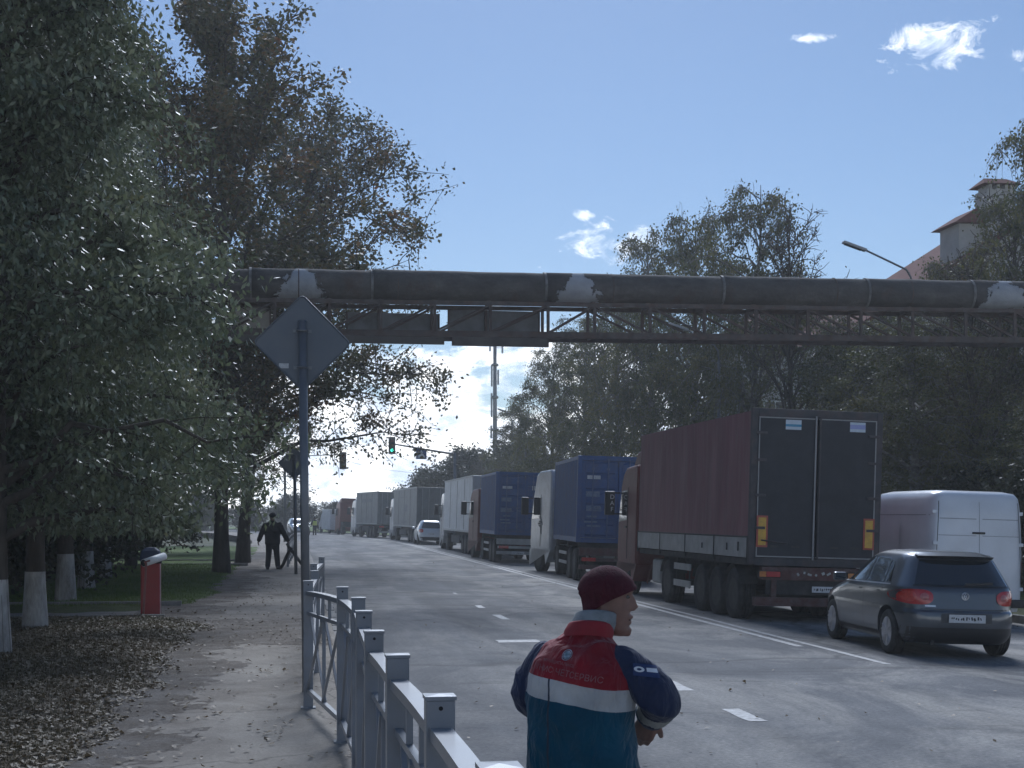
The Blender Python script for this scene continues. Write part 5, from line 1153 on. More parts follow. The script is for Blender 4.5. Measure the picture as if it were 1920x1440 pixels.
# ------------------------------------------------------------------ fence, sign, barrier
FENCE = pm('fence_grey_paint', (0.185, 0.20, 0.225), .36, .0, var=.1, scale=3, dirt=(0.16, 0.155, 0.15), dscale=4, damt=.45, coat=.25)
fn = empty('pedestrian_fence'); tag(fn, 'grey steel pedestrian fence with capped posts along the kerb', 'fence')
posts = []
for px, d, ty in ((1105, 2.2, 1655), (936, 3.33, 1419), (824, 4.62, 1292), (745, 5.96, 1218), (701, 7.18, 1175), (682, 8.6, 1139), (672, 10.0, 1115), (642, 11.9, 1096), (578, 14.0, 1085), (590, 17.2, 1067), (588, 19.9, 1054), (603, 22.8, 1042)):
    v = P(px, ty, d); posts.append(v)
HOLE = pm('dark_hole', (.01, .01, .012), .9)
for i, v in enumerate(posts):
    h = v.z - SW; o = MB().box((v.x, v.y, SW + (h - .03) / 2 - .02), (.09, .09, h + .01)).build('post', FENCE, fn, bevel=.004)
    c = MB(); z = v.z - .03; e = .049; c.add([(v.x - e, v.y - e, z), (v.x + e, v.y - e, z), (v.x + e, v.y + e, z), (v.x - e, v.y + e, z), (v.x - e, v.y - e, z + .012), (v.x + e, v.y - e, z + .012), (v.x + e, v.y + e, z + .012), (v.x - e, v.y + e, z + .012), (v.x, v.y, z + .016)],
        [(0, 1, 5, 4), (1, 2, 6, 5), (2, 3, 7, 6), (3, 0, 4, 7), (4, 5, 8), (5, 6, 8), (6, 7, 8), (7, 4, 8), (0, 3, 2, 1)]); c.build('cap', FENCE, o)
    if i % 3 != 0: MB().lathe([(.007, -.0468), (.007, -.0445)], 10, 'y', (v.x, v.y, v.z - .055)).build('bolt_hole', HOLE, o)
    MB().box((v.x, v.y, SW + .006), (.14, .14, .012)).build('base_plate', FENCE, o)
for a, b in zip(posts[:-1], posts[1:]):
    d = (b - a); d.z = 0; u = d.normalized(); A = a + u * .047; B = b - u * .047
    ta, tb = a.z - .115, b.z - .115
    n = 8; rows = [[], []]; sd_ = Vector((u.y, -u.x, 0)) * .034
    q = MB(); pts = [(A.lerp(B, k / n).xy.to_3d() + Vector((0, 0, lerp(ta, tb, k / n) + .007 * math.sin(math.pi * k / n)))) for k in range(n + 1)]
    ring = []
    for p in pts: ring.append([p + sd_, p - sd_, p - sd_ + Vector((0, 0, -.04)), p + sd_ + Vector((0, 0, -.04)), p + sd_])
    q.grid(ring); q.f.append((0, 1, 2, 3)); q.f.append(tuple(len(q.v) - 5 + k for k in (3, 2, 1, 0))); q.build('top_rail', FENCE, fn)
    def at(s, z): return A.lerp(B, s).xy.to_3d() + Vector((0, 0, z))
    ma, mb_, bt = ta - .21, tb - .21, SW + .17
    MB().bar(at(0, ma), at(1, mb_), .03, .03).build('middle_rail', FENCE, fn); MB().bar(at(0, bt), at(1, bt), .04, .04).build('bottom_rail', FENCE, fn)
    sc2 = Vector((u.y, -u.x, 0)) * .013
    for s in (.33, .67): MB().bar(at(s, lerp(ta, tb, s) - .03), at(s, lerp(ma, mb_, s) + .016), .025, .025, u).build('short_bar', FENCE, fn)
    for s0, s1, k in ((0.01, .5, 1), (.5, .99, -1)):
        MB().bar(at(s0, bt + .02) + sc2, at(s1, lerp(ma, mb_, s1) - .016) + sc2, .02, .03, u).build('diagonal_bar', FENCE, fn); MB().bar(at(s0, lerp(ma, mb_, s0) - .016) - sc2, at(s1, bt + .02) - sc2, .02, .03, u).build('diagonal_bar', FENCE, fn)
    MB().bar(at(.5, lerp(ma, mb_, .5) - .016), at(.5, bt + .02), .03, .025, u).build('centre_bar', FENCE, fn)
# sign seen from behind
SIGNB = pm('sign_back_grey', (0.10, 0.115, 0.135), .5, .3, var=.06, scale=2, dirt=(.14, .14, .14), dscale=2, damt=.4)
def back_sign(name, label, px, py_base, d, cx, cy, half, r=.045, sticker=True, lean=0.0):
    b = P(px, 965, d); t = empty(name, (b.x, b.y, SW)); tag(t, label, 'road sign')
    c = P(cx, cy, d); top = Vector((c.x - b.x, 0, c.z - SW + half * .45)); MB().tube([(0, 0, -.02), top], r, 14).build('pole', GALV, t, smooth=True)
    MB().lathe([(r * 1.02, top.z), (r * .6, top.z + .012), (.002, top.z + .014)], 14, 'z', (top.x, 0, 0)).build('pole_cap', GALV, t)
    cc = Vector((c.x - b.x, 0, c.z - SW)); q = MB(); k = .06; poly = []
    for a in range(4):
        an = a * math.pi / 2 + math.pi / 2
        for da in (-.06, -.03, 0, .03, .06): rr = half * (1 - .55 * abs(da)) * (1 - .012 * (1 - abs(da) / .06)); poly.append((cc.x + rr * math.cos(an + da), cc.z + rr * math.sin(an + da)))
    y0 = r + .012; pl = MB().prism(poly, y0, y0 + .012, 'y').build('sign_plate', SIGNB, t)
    n = len(poly); MB().tube([(p[0], y0 - .004, p[1]) for p in poly] + [(poly[0][0], y0 - .004, poly[0][1])], .009, 6).build('rolled_rim', SIGNB, pl, smooth=True)
    MB().prism([(cc.x + (x - cc.x) * .93, cc.z + (z - cc.z) * .93) for x, z in poly], y0 + .0125, y0 + .0135, 'y').build('sign_face', WHITE, pl)
    MB().prism([(cc.x + (x - cc.x) * .62, cc.z + (z - cc.z) * .62) for x, z in poly], y0 + .014, y0 + .015, 'y').build('yellow_field', YEL, pl)
    for dz in (-half * .53, half * .25):
        cl = MB(); zz = cc.z + dz; xx = cc.x * (zz / cc.z); cl.tube([(xx + (r + .006) * math.cos(a), (r + .006) * math.sin(a), zz) for a in np.linspace(math.pi, 2 * math.pi, 9)], .012, 6); cl.box((xx, r + .004, zz), (.19, .012, .03)); cl.build('clamp', GALV, t)
    if sticker: MB().box((cc.x - .19, y0 - .003, cc.z - .24), (.10, .004, .05)).build('sticker', pm('label_grey', (.42, .43, .44), .6, var=.2, scale=60), pl)
    return t
back_sign('road_sign', 'grey back of a diamond road sign on a tall pole beside the fence', 575, 1297, 15.3, 567, 642, .486)
back_sign('road_sign', 'farther dark diamond sign back on a thinner pole by the walking man', 555, 1079, 45.5, 552, 868, .49, .05, False)
# car park barrier
RED_B = pm('barrier_red', (.36, .03, .03), .45, var=.1, scale=3, dirt=(.16, .05, .045), dscale=3, damt=.5); NAVY = pm('barrier_navy', (.03, .045, .09), .5, var=.1)
b = P(283, 965, 27.0); t = empty('barrier_gate', (b.x, b.y, .09)); tag(t, 'red car park barrier cabinet with a white boom end', 'barrier')
MB().box((0, 0, .50), (.34, .30, 1.0)).build('cabinet', RED_B, t, bevel=.02); MB().box((.172, -.06, .5), (.012, .06, .92)).build('edge_strip', pm('pale_edge', (.5, .45, .45), .6), t)
MB().lathe([(.255, 1.0), (.25, 1.10), (.22, 1.20), (.12, 1.26), (.01, 1.27)], 4, 'z').build('hood', NAVY, t, bevel=.02, rot=(0, 0, math.pi / 4))
MB().box((0, 0, .015), (.42, .38, .03)).build('base_plate', CHASSIS, t)
bo = MB().tube([(-.06, -.70, 1.0), (.25, -.20, 1.105)], .07, 14).build('boom', pm('boom_white', (.72, .72, .70), .45, var=.06), t, smooth=True)
MB().tube([(-.0603, -.7005, .9999), (-.0645, -.707, .9985)], .062, 14).build('boom_end', DARK, bo)
MB().box((.16, -.21, 1.04), (.10, .12, .13)).build('boom_bracket', DARK, t)
b = P(268, 965, 25.8); t = empty('boom_rest', (b.x, b.y, SW + .01)); tag(t, 'thin rusty post that props the end of the boom', 'post')
MB().bar((0, 0, -.05), (.055, 0, .98), .035).build('post', pm('rusty_post', (.24, .10, .085), .7, var=.25), t); MB().bar((.02, 0, .985), (.12, 0, 1.02), .04, .03).build('cradle', pm('rusty_post', (.24, .10, .085)), t)
b = P(555, 965, 45.0)
# far fence panel near the walking man
f2 = empty('far_fence', (0, 0, SW)); tag(f2, 'short far stretch of grey fence beside the walking man', 'fence')
fp = [P(540 + k * 2.5, 965, 52 + k * 3.2) for k in range(6)]
for k, p in enumerate(fp):
    o = MB().box((p.x, p.y, .55), (.07, .07, 1.1)).build('post', FENCE, f2); MB().box((p.x, p.y, 1.11), (.09, .09, .03)).build('cap', FENCE, o)
for a, c in zip(fp[:-1], fp[1:]):
    a = Vector((a.x, a.y, 0)); c = Vector((c.x, c.y, 0)); Z = lambda z: Vector((0, 0, z))
    for z in (1.0, .82, .2): MB().bar(a + Z(z), c + Z(z), .04).build('rail', FENCE, f2)
    MB().bar(a + Z(.2), c + Z(.82), .03).build('diagonal_bar', FENCE, f2); MB().bar(a + Z(.82), c + Z(.2), .03).build('diagonal_bar', FENCE, f2)
# ------------------------------------------------------------------ people
from mathutils import noise as mnoise
SKIN = pm('skin', (0.19, 0.105, 0.078), .55, var=.12, scale=25, bump=.15, bscale=220)
def loft(q, rings, n=28, cap=True, p=2.0):
    """rings: (cx, cy, cz, rx, ry[, p]) horizontal superellipses"""
    vs = []; fs = []
    for r in rings:
        e = r[5] if len(r) > 5 else p
        for k in range(n):
            a = 2 * math.pi * k / n; c, s = math.cos(a), math.sin(a)
            vs.append((r[0] + r[3] * math.copysign(abs(c) ** (2 / e), c), r[1] + r[4] * math.copysign(abs(s) ** (2 / e), s), r[2]))
    for i in range(len(rings) - 1):
        for k in range(n): a = i * n + k; b = i * n + (k + 1) % n; fs.append((a, b, b + n, a + n))
    if cap: fs.append(tuple(range(n - 1, -1, -1))); fs.append(tuple(range((len(rings) - 1) * n, len(rings) * n)))
    q.add(vs, fs); return q
def limb(q, pts, rad, n=14, sub=5):
    """smooth tapered limb with rounded ends"""
    P_, R_ = [], []
    for i in range(len(pts) - 1):
        for k in range(sub):
            t = k / sub; P_.append(Vector(pts[i]).lerp(Vector(pts[i + 1]), t)); R_.append(lerp(rad[i], rad[i + 1], t))
    P_.append(Vector(pts[-1])); R_.append(rad[-1])
    for _ in range(2):
        P_ = [P_[0]] + [(P_[i - 1] + P_[i] * 2 + P_[i + 1]) / 4 for i in range(1, len(P_) - 1)] + [P_[-1]]
    d0 = (P_[0] - P_[1]).normalized(); d1 = (P_[-1] - P_[-2]).normalized()
    P_ = [P_[0] + d0 * R_[0] * .8, P_[0] + d0 * R_[0] * .45] + P_ + [P_[-1] + d1 * R_[-1] * .45, P_[-1] + d1 * R_[-1] * .8]; R_ = [R_[0] * .45, R_[0] * .85] + R_ + [R_[-1] * .85, R_[-1] * .45]
    q.tube(P_, R_, n); return q
def hand(q, wrist, d, nrm, thumb, curl=.9, s=1.0):
    """palm and five curled fingers; d = pointing direction, nrm = back of the hand, thumb = side the thumb leaves from"""
    w_ = Vector(wrist); d = Vector(d).normalized(); nrm = (Vector(nrm) - d * Vector(nrm).dot(d)).normalized(); sd_ = d.cross(nrm) * thumb
    for k in range(4):
        o = (-.030 + .020 * k) * s; base = w_ + d * (.085 + (.006 if k in (1, 2) else -.004)) * s + sd_ * -o
        limb(q, [w_ + d * .005 * s + sd_ * -o * .6, base], [.017 * s, .0135 * s], 10, 4)
        p = base; v = d.copy(); ln = (.040, .045, .042, .033)[k] * s; pts = [p]; axis = sd_
        for j in range(3):
            v = (v * math.cos(curl * (.55, .85, .6)[j]) - nrm * math.sin(curl * (.55, .85, .6)[j])).normalized(); nn_ = nrm; nrm_l = nrm
            p = p + v * ln * (1, .68, .55)[j]; pts.append(p)
        limb(q, pts, [.0105 * s, .0095 * s, .0088 * s, .0075 * s], 8, 3)
    tb = w_ + d * .022 * s + sd_ * .028 * s
    limb(q, [tb, tb + (d * .6 + sd_ * .55 - nrm * .3) * .038 * s, tb + (d * .95 + sd_ * .55 - nrm * .75) * .06 * s], [.0145 * s, .0115 * s, .009 * s], 8, 3)
HEAD = [(-.118, .070, .020, .020), (-.110, .086, -.010, .036), (-.094, .092, -.033, .049), (-.072, .088, -.055, .057), (-.05, .090, -.068, .062), (-.03, .088, -.078, .066), (-.01, .087, -.085, .069), (.015, .086, -.091, .071), (.035, .083, -.095, .072), (.055, .090, -.097, .073), (.08, .089, -.098, .074), (.10, .080, -.092, .069), (.118, .058, -.072, .054), (.128, .02, -.035, .025)]
def head_mesh(q, M, nose=True):
    """head, in a frame whose +y is the direction the face looks; M places it"""
    tmp = MB(); loft(tmp, [(0, (f + b) / 2, z, w_, (f - b) / 2, 2.3) for z, f, b, w_ in HEAD], 30)
    if nose:
        tmp.add([(-.010, .082, .048), (.010, .082, .048), (0, .094, .046), (0, .121, -.002), (-.019, .088, -.018), (.019, .088, -.018), (0, .104, -.019), (0, .07, -.01)], [(0, 2, 3, 4), (1, 5, 3, 2), (4, 3, 6), (5, 6, 3), (4, 6, 5, 7), (0, 4, 7), (1, 7, 5), (0, 7, 1), (0, 1, 2)])
        limb(tmp, [(-.02, .088, -.043), (0, .097, -.041), (.02, .088, -.043)], [.006, .008, .006], 8, 3); limb(tmp, [(-.018, .085, -.062), (0, .094, -.063), (.018, .085, -.062)], [.006, .008, .006], 8, 3)
        limb(tmp, [(-.05, .072, .056), (-.02, .088, .058)], [.009, .010], 8, 3); limb(tmp, [(.05, .072, .056), (.02, .088, .058)], [.009, .010], 8, 3)
        limb(tmp, [(0, .082, -.095), (0, .084, -.104)], [.020, .016], 10, 3)
        for s in (-1, 1): limb(tmp, [(s * .066, -.01, .028), (s * .070, -.018, .01), (s * .066, -.005, -.025)], [.008, .010, .007], 8, 4)
    q.add([M @ Vector(v) for v in tmp.v], tmp.f)
def hat_mesh(M, sc=1.10, thick=.012, front=.066, back=-.062):
    zz = np.array([h[0] for h in HEAD]); rows = []; n = 40
    for t in list(np.linspace(0, 1, 16)):
        r = []
        for k in range(n + 1):
            a = 2 * math.pi * k / n; c, s = math.cos(a), math.sin(a); zb = lerp(back, front, (s + 1) / 2) ; z = lerp(zb, .1438, 1 - (1 - t) ** 1.8)
            f = np.interp(z, zz, [h[1] for h in HEAD]); b = np.interp(z, zz, [h[2] for h in HEAD]); w_ = np.interp(z, zz, [h[3] for h in HEAD]); w_ = max(w_, .066 * math.sqrt(max(0, 1 - max(0, (z - .06) / .072) ** 2)))
            if z > .03: kk = math.sqrt(max(0, 1 - ((z - .03) / .114) ** 2)); f, b, w_ = -.004 + .099 * kk, -.004 - .104 * kk, .082 * kk
            ry = (f - b) / 2; cy = (f + b) / 2; q_ = 1.0; off = thick * (1 if z < .1 else max(0, (.144 - z) / .044)) + .004 * (t < .13) + .0012 * math.sin(a * 40)
            x = (w_ + off) * math.copysign(abs(c) ** q_, c); y = cy + (ry + off) * math.copysign(abs(s) ** q_, s)
            r.append(M @ Vector((x, y, z)))
        rows.append(r)
    q = MB(); q.grid(rows); q.f.append(tuple(len(q.v) - n - 1 + k for k in range(n))); return q
def attr(me, name, vals):
    a = me.attributes.new(name, 'FLOAT', 'POINT'); a.data.foreach_set('value', np.asarray(vals, np.float32))
def seg_d(Pt, chain, rad):
    best = np.full(len(Pt), 9.0); par = np.zeros(len(Pt))
    for i in range(len(chain) - 1):
        a, b = np.array(chain[i]), np.array(chain[i + 1]); ab = b - a; t = np.clip(((Pt - a) @ ab) / (ab @ ab), 0, 1); d = np.linalg.norm(Pt - a - t[:, None] * ab, axis=1) / (rad[i] + (rad[i + 1] - rad[i]) * t)
        m = d < best; best = np.where(m, d, best); par = np.where(m, i + t, par)
    return best, par
def m_jacket():
    m = bpy.data.materials.new('work_jacket'); m.use_nodes = True; t = m.node_tree; b = t.nodes['Principled BSDF']; b.inputs['Roughness'].default_value = .8; b.inputs['Specular IOR Level'].default_value = .25
    b.inputs['Sheen Weight'].default_value = .15
    tcn = t.nodes.new('ShaderNodeTexCoord'); sx = t.nodes.new('ShaderNodeSeparateXYZ'); t.links.new(tcn.outputs['Object'], sx.inputs[0])
    no = t.nodes.new('ShaderNodeTexNoise'); no.inputs['Scale'].default_value = 9; no.inputs['Detail'].default_value = 6; t.links.new(tcn.outputs['Object'], no.inputs['Vector'])
    def M2(op, a, bb):
        n = t.nodes.new('ShaderNodeMath'); n.operation = op
        for i, s in enumerate((a, bb)):
            if isinstance(s, (int, float)): n.inputs[i].default_value = s
            else: t.links.new(s, n.inputs[i])
        return n.outputs[0]
    def mix(f, a, bb):
        x = t.nodes.new('ShaderNodeMix'); x.data_type = 'RGBA'; t.links.new(f, x.inputs['Factor'])
        for k, s in (('A', a), ('B', bb)):
            if isinstance(s, tuple): x.inputs[k].default_value = (*s, 1)
            else: t.links.new(s, x.inputs[k])
        return x.outputs['Result']
    def at(n): a = t.nodes.new('ShaderNodeAttribute'); a.attribute_name = n; return a.outputs['Fac']
    z = M2('ADD', M2('ADD', sx.outputs[2], M2('MULTIPLY', sx.outputs[0], .13)), M2('MULTIPLY', M2('SUBTRACT', no.outputs['Fac'], .5), .012))
    c = mix(M2('GREATER_THAN', z, 1.262), (0.004, 0.060, 0.105), (0.45, 0.455, 0.455)); c = mix(M2('GREATER_THAN', z, 1.340), c, (0.22, 0.010, 0.020))
    seam = M2('LESS_THAN', M2('ABSOLUTE', M2('ADD', sx.outputs[0], .062), 0), .004); seam = M2('MULTIPLY', seam, M2('LESS_THAN', z, 1.34)); c = mix(seam, c, (.03, .04, .06))
    sl = mix(M2('GREATER_THAN', at('cuff'), .5), (0.022, 0.032, 0.075), (0.36, 0.36, 0.33))
    c = mix(M2('GREATER_THAN', at('sleeve'), .5), c, sl)
    grime = t.nodes.new('ShaderNodeTexNoise'); grime.inputs['Scale'].default_value = 5; grime.inputs['Detail'].default_value = 8; t.links.new(tcn.outputs['Object'], grime.inputs['Vector'])
    rr = t.nodes.new('ShaderNodeValToRGB'); rr.color_ramp.elements[0].position = .3; rr.color_ramp.elements[1].position = .7; rr.color_ramp.elements[0].color = (.62, .62, .62, 1); rr.color_ramp.elements[1].color = (1.1, 1.1, 1.1, 1); t.links.new(grime.outputs['Fac'], rr.inputs[0])
    x = t.nodes.new('ShaderNodeMix'); x.data_type = 'RGBA'; x.blend_type = 'MULTIPLY'; x.inputs['Factor'].default_value = 1; t.links.new(c, x.inputs['A']); t.links.new(rr.outputs[0], x.inputs['B']); t.links.new(x.outputs['Result'], b.inputs['Base Color'])
    wv = t.nodes.new('ShaderNodeTexNoise'); wv.inputs['Scale'].default_value = 260; t.links.new(tcn.outputs['Object'], wv.inputs['Vector'])
    mpf = t.nodes.new('ShaderNodeMapping'); mpf.inputs['Rotation'].default_value = (.5, .6, .2); mpf.inputs['Scale'].default_value = (1, 1, .42); t.links.new(tcn.outputs['Object'], mpf.inputs[0])
    fo = t.nodes.new('ShaderNodeTexNoise'); fo.inputs['Scale'].default_value = 13; fo.inputs['Detail'].default_value = 3; fo.inputs['Distortion'].default_value = 1.2; t.links.new(mpf.outputs[0], fo.inputs['Vector'])
    fb = t.nodes.new('ShaderNodeBump'); fb.inputs['Strength'].default_value = .9; fb.inputs['Distance'].default_value = .035; t.links.new(fo.outputs['Fac'], fb.inputs['Height'])
    bu = t.nodes.new('ShaderNodeBump'); t.links.new(fb.outputs[0], bu.inputs['Normal']); bu.inputs['Strength'].default_value = .25; bu.inputs['Distance'].default_value = .002; t.links.new(wv.outputs['Fac'], bu.inputs['Height']); t.links.new(bu.outputs[0], b.inputs['Normal'])
    return m
def wrinkle(me, amp, scale, stretch=(1, 1, 1.0), keep=None):
    n = len(me.vertices); co = np.empty(n * 3, np.float32); me.vertices.foreach_get('co', co); co = co.reshape(-1, 3); no = np.empty(n * 3, np.float32); me.vertices.foreach_get('normal', no); no = no.reshape(-1, 3)
    d = np.array([mnoise.fractal(Vector((c[0] * scale * stretch[0], c[1] * scale * stretch[1], c[2] * scale * stretch[2])), 1.0, 2.0, 4) for c in co]); r = np.array([1 - abs(mnoise.noise(Vector((c[0] * scale * .6 + c[2] * 3.0, c[1] * scale * .6, c[2] * scale * .75 - abs(c[0]) * 4)))) * 2 for c in co])
    disp = amp * d * .6 + amp * .9 * np.clip(r, 0, 1) ** 2
    me.vertices.foreach_set('co', (co + no * disp[:, None]).astype(np.float32).ravel()); me.update(); return me
# ---- worker in the red and teal jacket, seen from behind, head turned to his right
wp = P(1090, 965, 5.5); TURN = YAW + math.radians(28)
wk = empty('person', (wp.x, wp.y, 0.0), -TURN); tag(wk, 'worker in red and teal jacket and maroon beanie, seen from behind, looking to his right', 'person')
SH_R, EL_R, WR_R = (.160, .015, 1.400), (.302, .050, 1.285), (.205, .185, 1.192)
SH_L, EL_L, WR_L = (-.160, .015, 1.400), (-.243, .04, 1.24), (-.115, .27, 1.165)
HM = Matrix.Translation((.05, .125, 1.615)) @ Matrix.Rotation(-math.radians(74), 4, 'Z') @ Matrix.Rotation(math.radians(-5), 4, 'X')
bd = MB()
loft(bd, [(0, .0, .86, .15, .10), (0, .0, .95, .165, .105), (0, 0, 1.08, .15, .10), (0, 0, 1.25, .17, .11), (0, .01, 1.38, .175, .10), (0, .02, 1.45, .13, .08), (.01, .05, 1.50, .06, .06), (.03, .085, 1.56, .055, .058), (.045, .11, 1.60, .055, .06)], 24)
for s in (-1, 1):
    limb(bd, [(s * .09, 0, .90), (s * .10, .0, .50), (s * .105, -.02, .09)], [.085, .055, .042]); limb(bd, [(s * .105, -.03, .05), (s * .115, .13, .035)], [.04, .032])
limb(bd, [SH_R, EL_R, WR_R], [.055, .042, .03]); limb(bd, [SH_L, EL_L, WR_L], [.055, .042, .03])
hand(bd, WR_R, (-.45, .18, -.72), (.35, -.80, .1), -1, .95, 1.12); hand(bd, WR_L, (.62, .38, -.22), (-.3, .8, .35), -1, .7, .98)
head_mesh(bd, HM)
bme = remeshed(bd, .0048, 4, 'body'); link('body', bme, SKIN, wk)
EYE = pm('eye', (.10, .09, .085), .15, var=.05); IRIS = pm('iris', (.04, .025, .02), .2); BROW = pm('brow_hair', (.035, .025, .02), .8)
for s in (-1, 1):
    c = HM @ Vector((s * .033, .0765, .034)); MB().lathe([(.0005, -.0075), (.005, -.0055), (.0085, 0), (.005, .0055), (.0005, .0075)], 14, 'z', c).build('eye', EYE, wk, smooth=True)
    c2 = HM @ Vector((s * .033, .082, .033)); MB().lathe([(.0005, -.005), (.004, -.003), (.005, 0), (.004, .003), (.0005, .005)], 10, 'z', c2).build('iris', IRIS, wk, smooth=True)
    limb(MB(), [(0, 0, 0), (0, 0, 1)], [.1, .1]); q = MB(); limb(q, [HM @ Vector((s * .014, .099, .057)), HM @ Vector((s * .032, .094, .064)), HM @ Vector((s * .052, .078, .058))], [.003, .004, .002], 8, 3); q.build('eyebrow', BROW, wk, smooth=True)
MB().tube([HM @ Vector((x, .0925 - 8 * x * x, -.0525)) for x in np.linspace(-.02, .02, 7)], .0035, 6).build('mouth', pm('mouth_dark', (.06, .02, .018), .6), wk)
BEANIE = pm('maroon_knit', (.062, .007, .015), .95, var=.2, scale=40, bump=1.0, bscale=170, stretch=(1, 1, .35))
hat_mesh(HM).build('beanie', BEANIE, wk, smooth=True)
jk = MB(); TOR = [(0, .0, .76, .215, .16), (0, .0, .80, .222, .165), (0, 0, .92, .216, .155), (0, 0, 1.08, .204, .146), (0, -.005, 1.22, .204, .146), (0, -.012, 1.34, .200, .138), (0, -.008, 1.41, .180, .118), (0, .004, 1.455, .140, .096), (.005, .025, 1.49, .098, .080), (.01, .045, 1.52, .078, .072)]
loft(jk, TOR, 32, p=2.4)
CH_R, CH_L = [SH_R, EL_R, WR_R], [SH_L, EL_L, WR_L]; AR = [.068, .071, .050]
limb(jk, CH_R, AR, 18, 8); limb(jk, CH_L, AR, 18, 8)
me = remeshed(jk, .0085, 5, 'jacket'); wrinkle(me, .017, 7.0)
co = np.empty(len(me.vertices) * 3, np.float32); me.vertices.foreach_get('co', co); co = co.reshape(-1, 3).astype(float)
dr, pr_ = seg_d(co, CH_R, AR); dl, pl_ = seg_d(co, CH_L, AR); zt_ = [r[2] for r in TOR]
rx = np.interp(co[:, 2], zt_, [r[3] for r in TOR]); ry = np.interp(co[:, 2], zt_, [r[4] for r in TOR]); td = np.sqrt((co[:, 0] / rx) ** 2 + (co[:, 1] / ry) ** 2)
ad = np.minimum(dr, dl); pp = np.where(dr < dl, pr_, pl_); attr(me, 'sleeve', np.clip((td - ad) * 6 + .5 + (np.abs(co[:, 0]) - .17) * 14, 0, 1) * (np.abs(co[:, 0]) > .12)); attr(me, 'cuff', ((pp > 1.50) & (pp < 1.78)).astype(float))
jo = link('jacket', me, m_jacket(), wk)
# collars
def collar(name, mat, z0, z1, r0, r1, c0, c1, gap=0.0, n=36):
    rows = []
    for z, r, c in ((z0, r0, c0), ((z0 + z1) / 2, (r0 + r1) / 2 + .004, [(a + b) / 2 for a, b in zip(c0, c1)]), (z1, r1, c1), (z1 + .004, r1 - .004, c1), (z1 - .004, r1 - .009, c1), (z0, r0 - .012, c0)):
        rows.append([(c[0] + r * 1.02 * math.cos(a), c[1] + r * math.sin(a), z + .022 * -math.sin(a - .3)) for a in np.linspace(math.pi / 2 - .9 + gap, math.pi / 2 - .9 + 2 * math.pi - gap, n)])
    return MB().grid(rows).build(name, mat, wk, smooth=True)
collar('collar', pm('red_collar', (.21, .010, .018), .8, var=.12, scale=20), 1.485, 1.535, .092, .084, (.008, .035), (.015, .048), .18)
collar('hood_collar', pm('grey_knit', (.20, .22, .23), .9, var=.15, scale=30, bump=.5, bscale=150), 1.50, 1.572, .081, .080, (.012, .05), (.026, .078), .1)
TRO = pm('navy_trousers', (.018, .024, .04), .85, var=.2, scale=12, bump=.3, bscale=90); SHOE = pm('black_shoe', (.015, .014, .013), .5, var=.2)
q = MB(); loft(q, [(0, 0, .80, .19, .13), (0, 0, .88, .195, .135), (0, 0, .98, .18, .125)], 24)
for s in (-1, 1): limb(q, [(s * .095, 0, .86), (s * .105, .0, .5), (s * .108, -.02, .12)], [.105, .08, .075])
me = remeshed(q, .012, 3, 'trousers'); wrinkle(me, .010, 6); link('trousers', me, TRO, wk)
for s in (-1, 1):
    q = MB(); limb(q, [(s * .108, -.05, .06), (s * .112, .05, .055), (s * .122, .16, .04)], [.052, .052, .042], 14, 4); q.v = [(v[0], v[1], max(v[2], .002)) for v in q.v]; q.build('shoe', SHOE, wk, smooth=True)
# print on the back of the jacket, laid onto the cloth
bvh = BVHTree.FromPolygons([v.co[:] for v in jo.data.vertices], [p.vertices[:] for p in jo.data.polygons])
def lay(me, x, z, name, mat, tilt=0.0, direction=(0, 1, 0), off=.002, origin_y=-.6, sub=0):
    bm = bmesh.new(); bm.from_mesh(me)
    if sub: bmesh.ops.triangulate(bm, faces=bm.faces); bmesh.ops.subdivide_edges(bm, edges=[e for e in bm.edges if e.calc_length() > .012], cuts=1)
    c, s = math.cos(tilt), math.sin(tilt)
    for v in bm.verts:
        px_, pz_ = v.co.x * c - v.co.y * s + x, v.co.x * s + v.co.y * c + z
        h, n_, i, d_ = bvh.ray_cast(Vector((px_, origin_y, pz_)), Vector(direction)); v.co = (h - Vector(direction) * off) if h else Vector((px_, -.16, pz_))
    bm.to_mesh(me); bm.free(); return link(name, me, mat, jo)
PRINT = pm('faded_print_white', (.21, .12, .13), .8, var=.25, scale=30, dirt=(.28, .04, .05), dscale=40, damt=.6)
lay(text_mesh('УНИС', .030, 0), -.092, 1.386, 'back_lettering', PRINT, -.13, sub=1); lay(text_mesh('ЧЕТСЕРВИС', .032, 0), .055, 1.365, 'back_lettering', PRINT, -.13, sub=1)
lay(text_mesh('МУНИЦИПАЛЬНОЕ', .015, 0), -.03, 1.408, 'back_lettering', PRINT, -.13, sub=1)
cr_ = MB(); cr_.grid([[(r * math.cos(a), r * math.sin(a), 0) for a in np.linspace(0, 2 * math.pi, 25)] for r in (.0, .008, .0145)]); cr_.grid([[(r * math.cos(a), r * math.sin(a), 0) for a in np.linspace(0, 2 * math.pi, 25)] for r in (.0165, .0195)])
EMB = pm('emblem_print', (.34, .36, .40), .7, var=.5, scale=90, dirt=(.04, .12, .16), dscale=60, damt=.9)
lay(cr_.mesh('crest'), -.008, 1.437, 'crest', EMB)
NAVYP = pm('patch_blue', (.018, .035, .11), .7, var=.1)
pt = MB().grid([[(x, y, 0) for x in np.linspace(-.05, .05, 9)] for y in (-.022, 0, .022)]); lay(pt.mesh('patch'), .04, 1.40, 'sleeve_patch', NAVYP, -.25, (-1, 0, 0)) if False else None
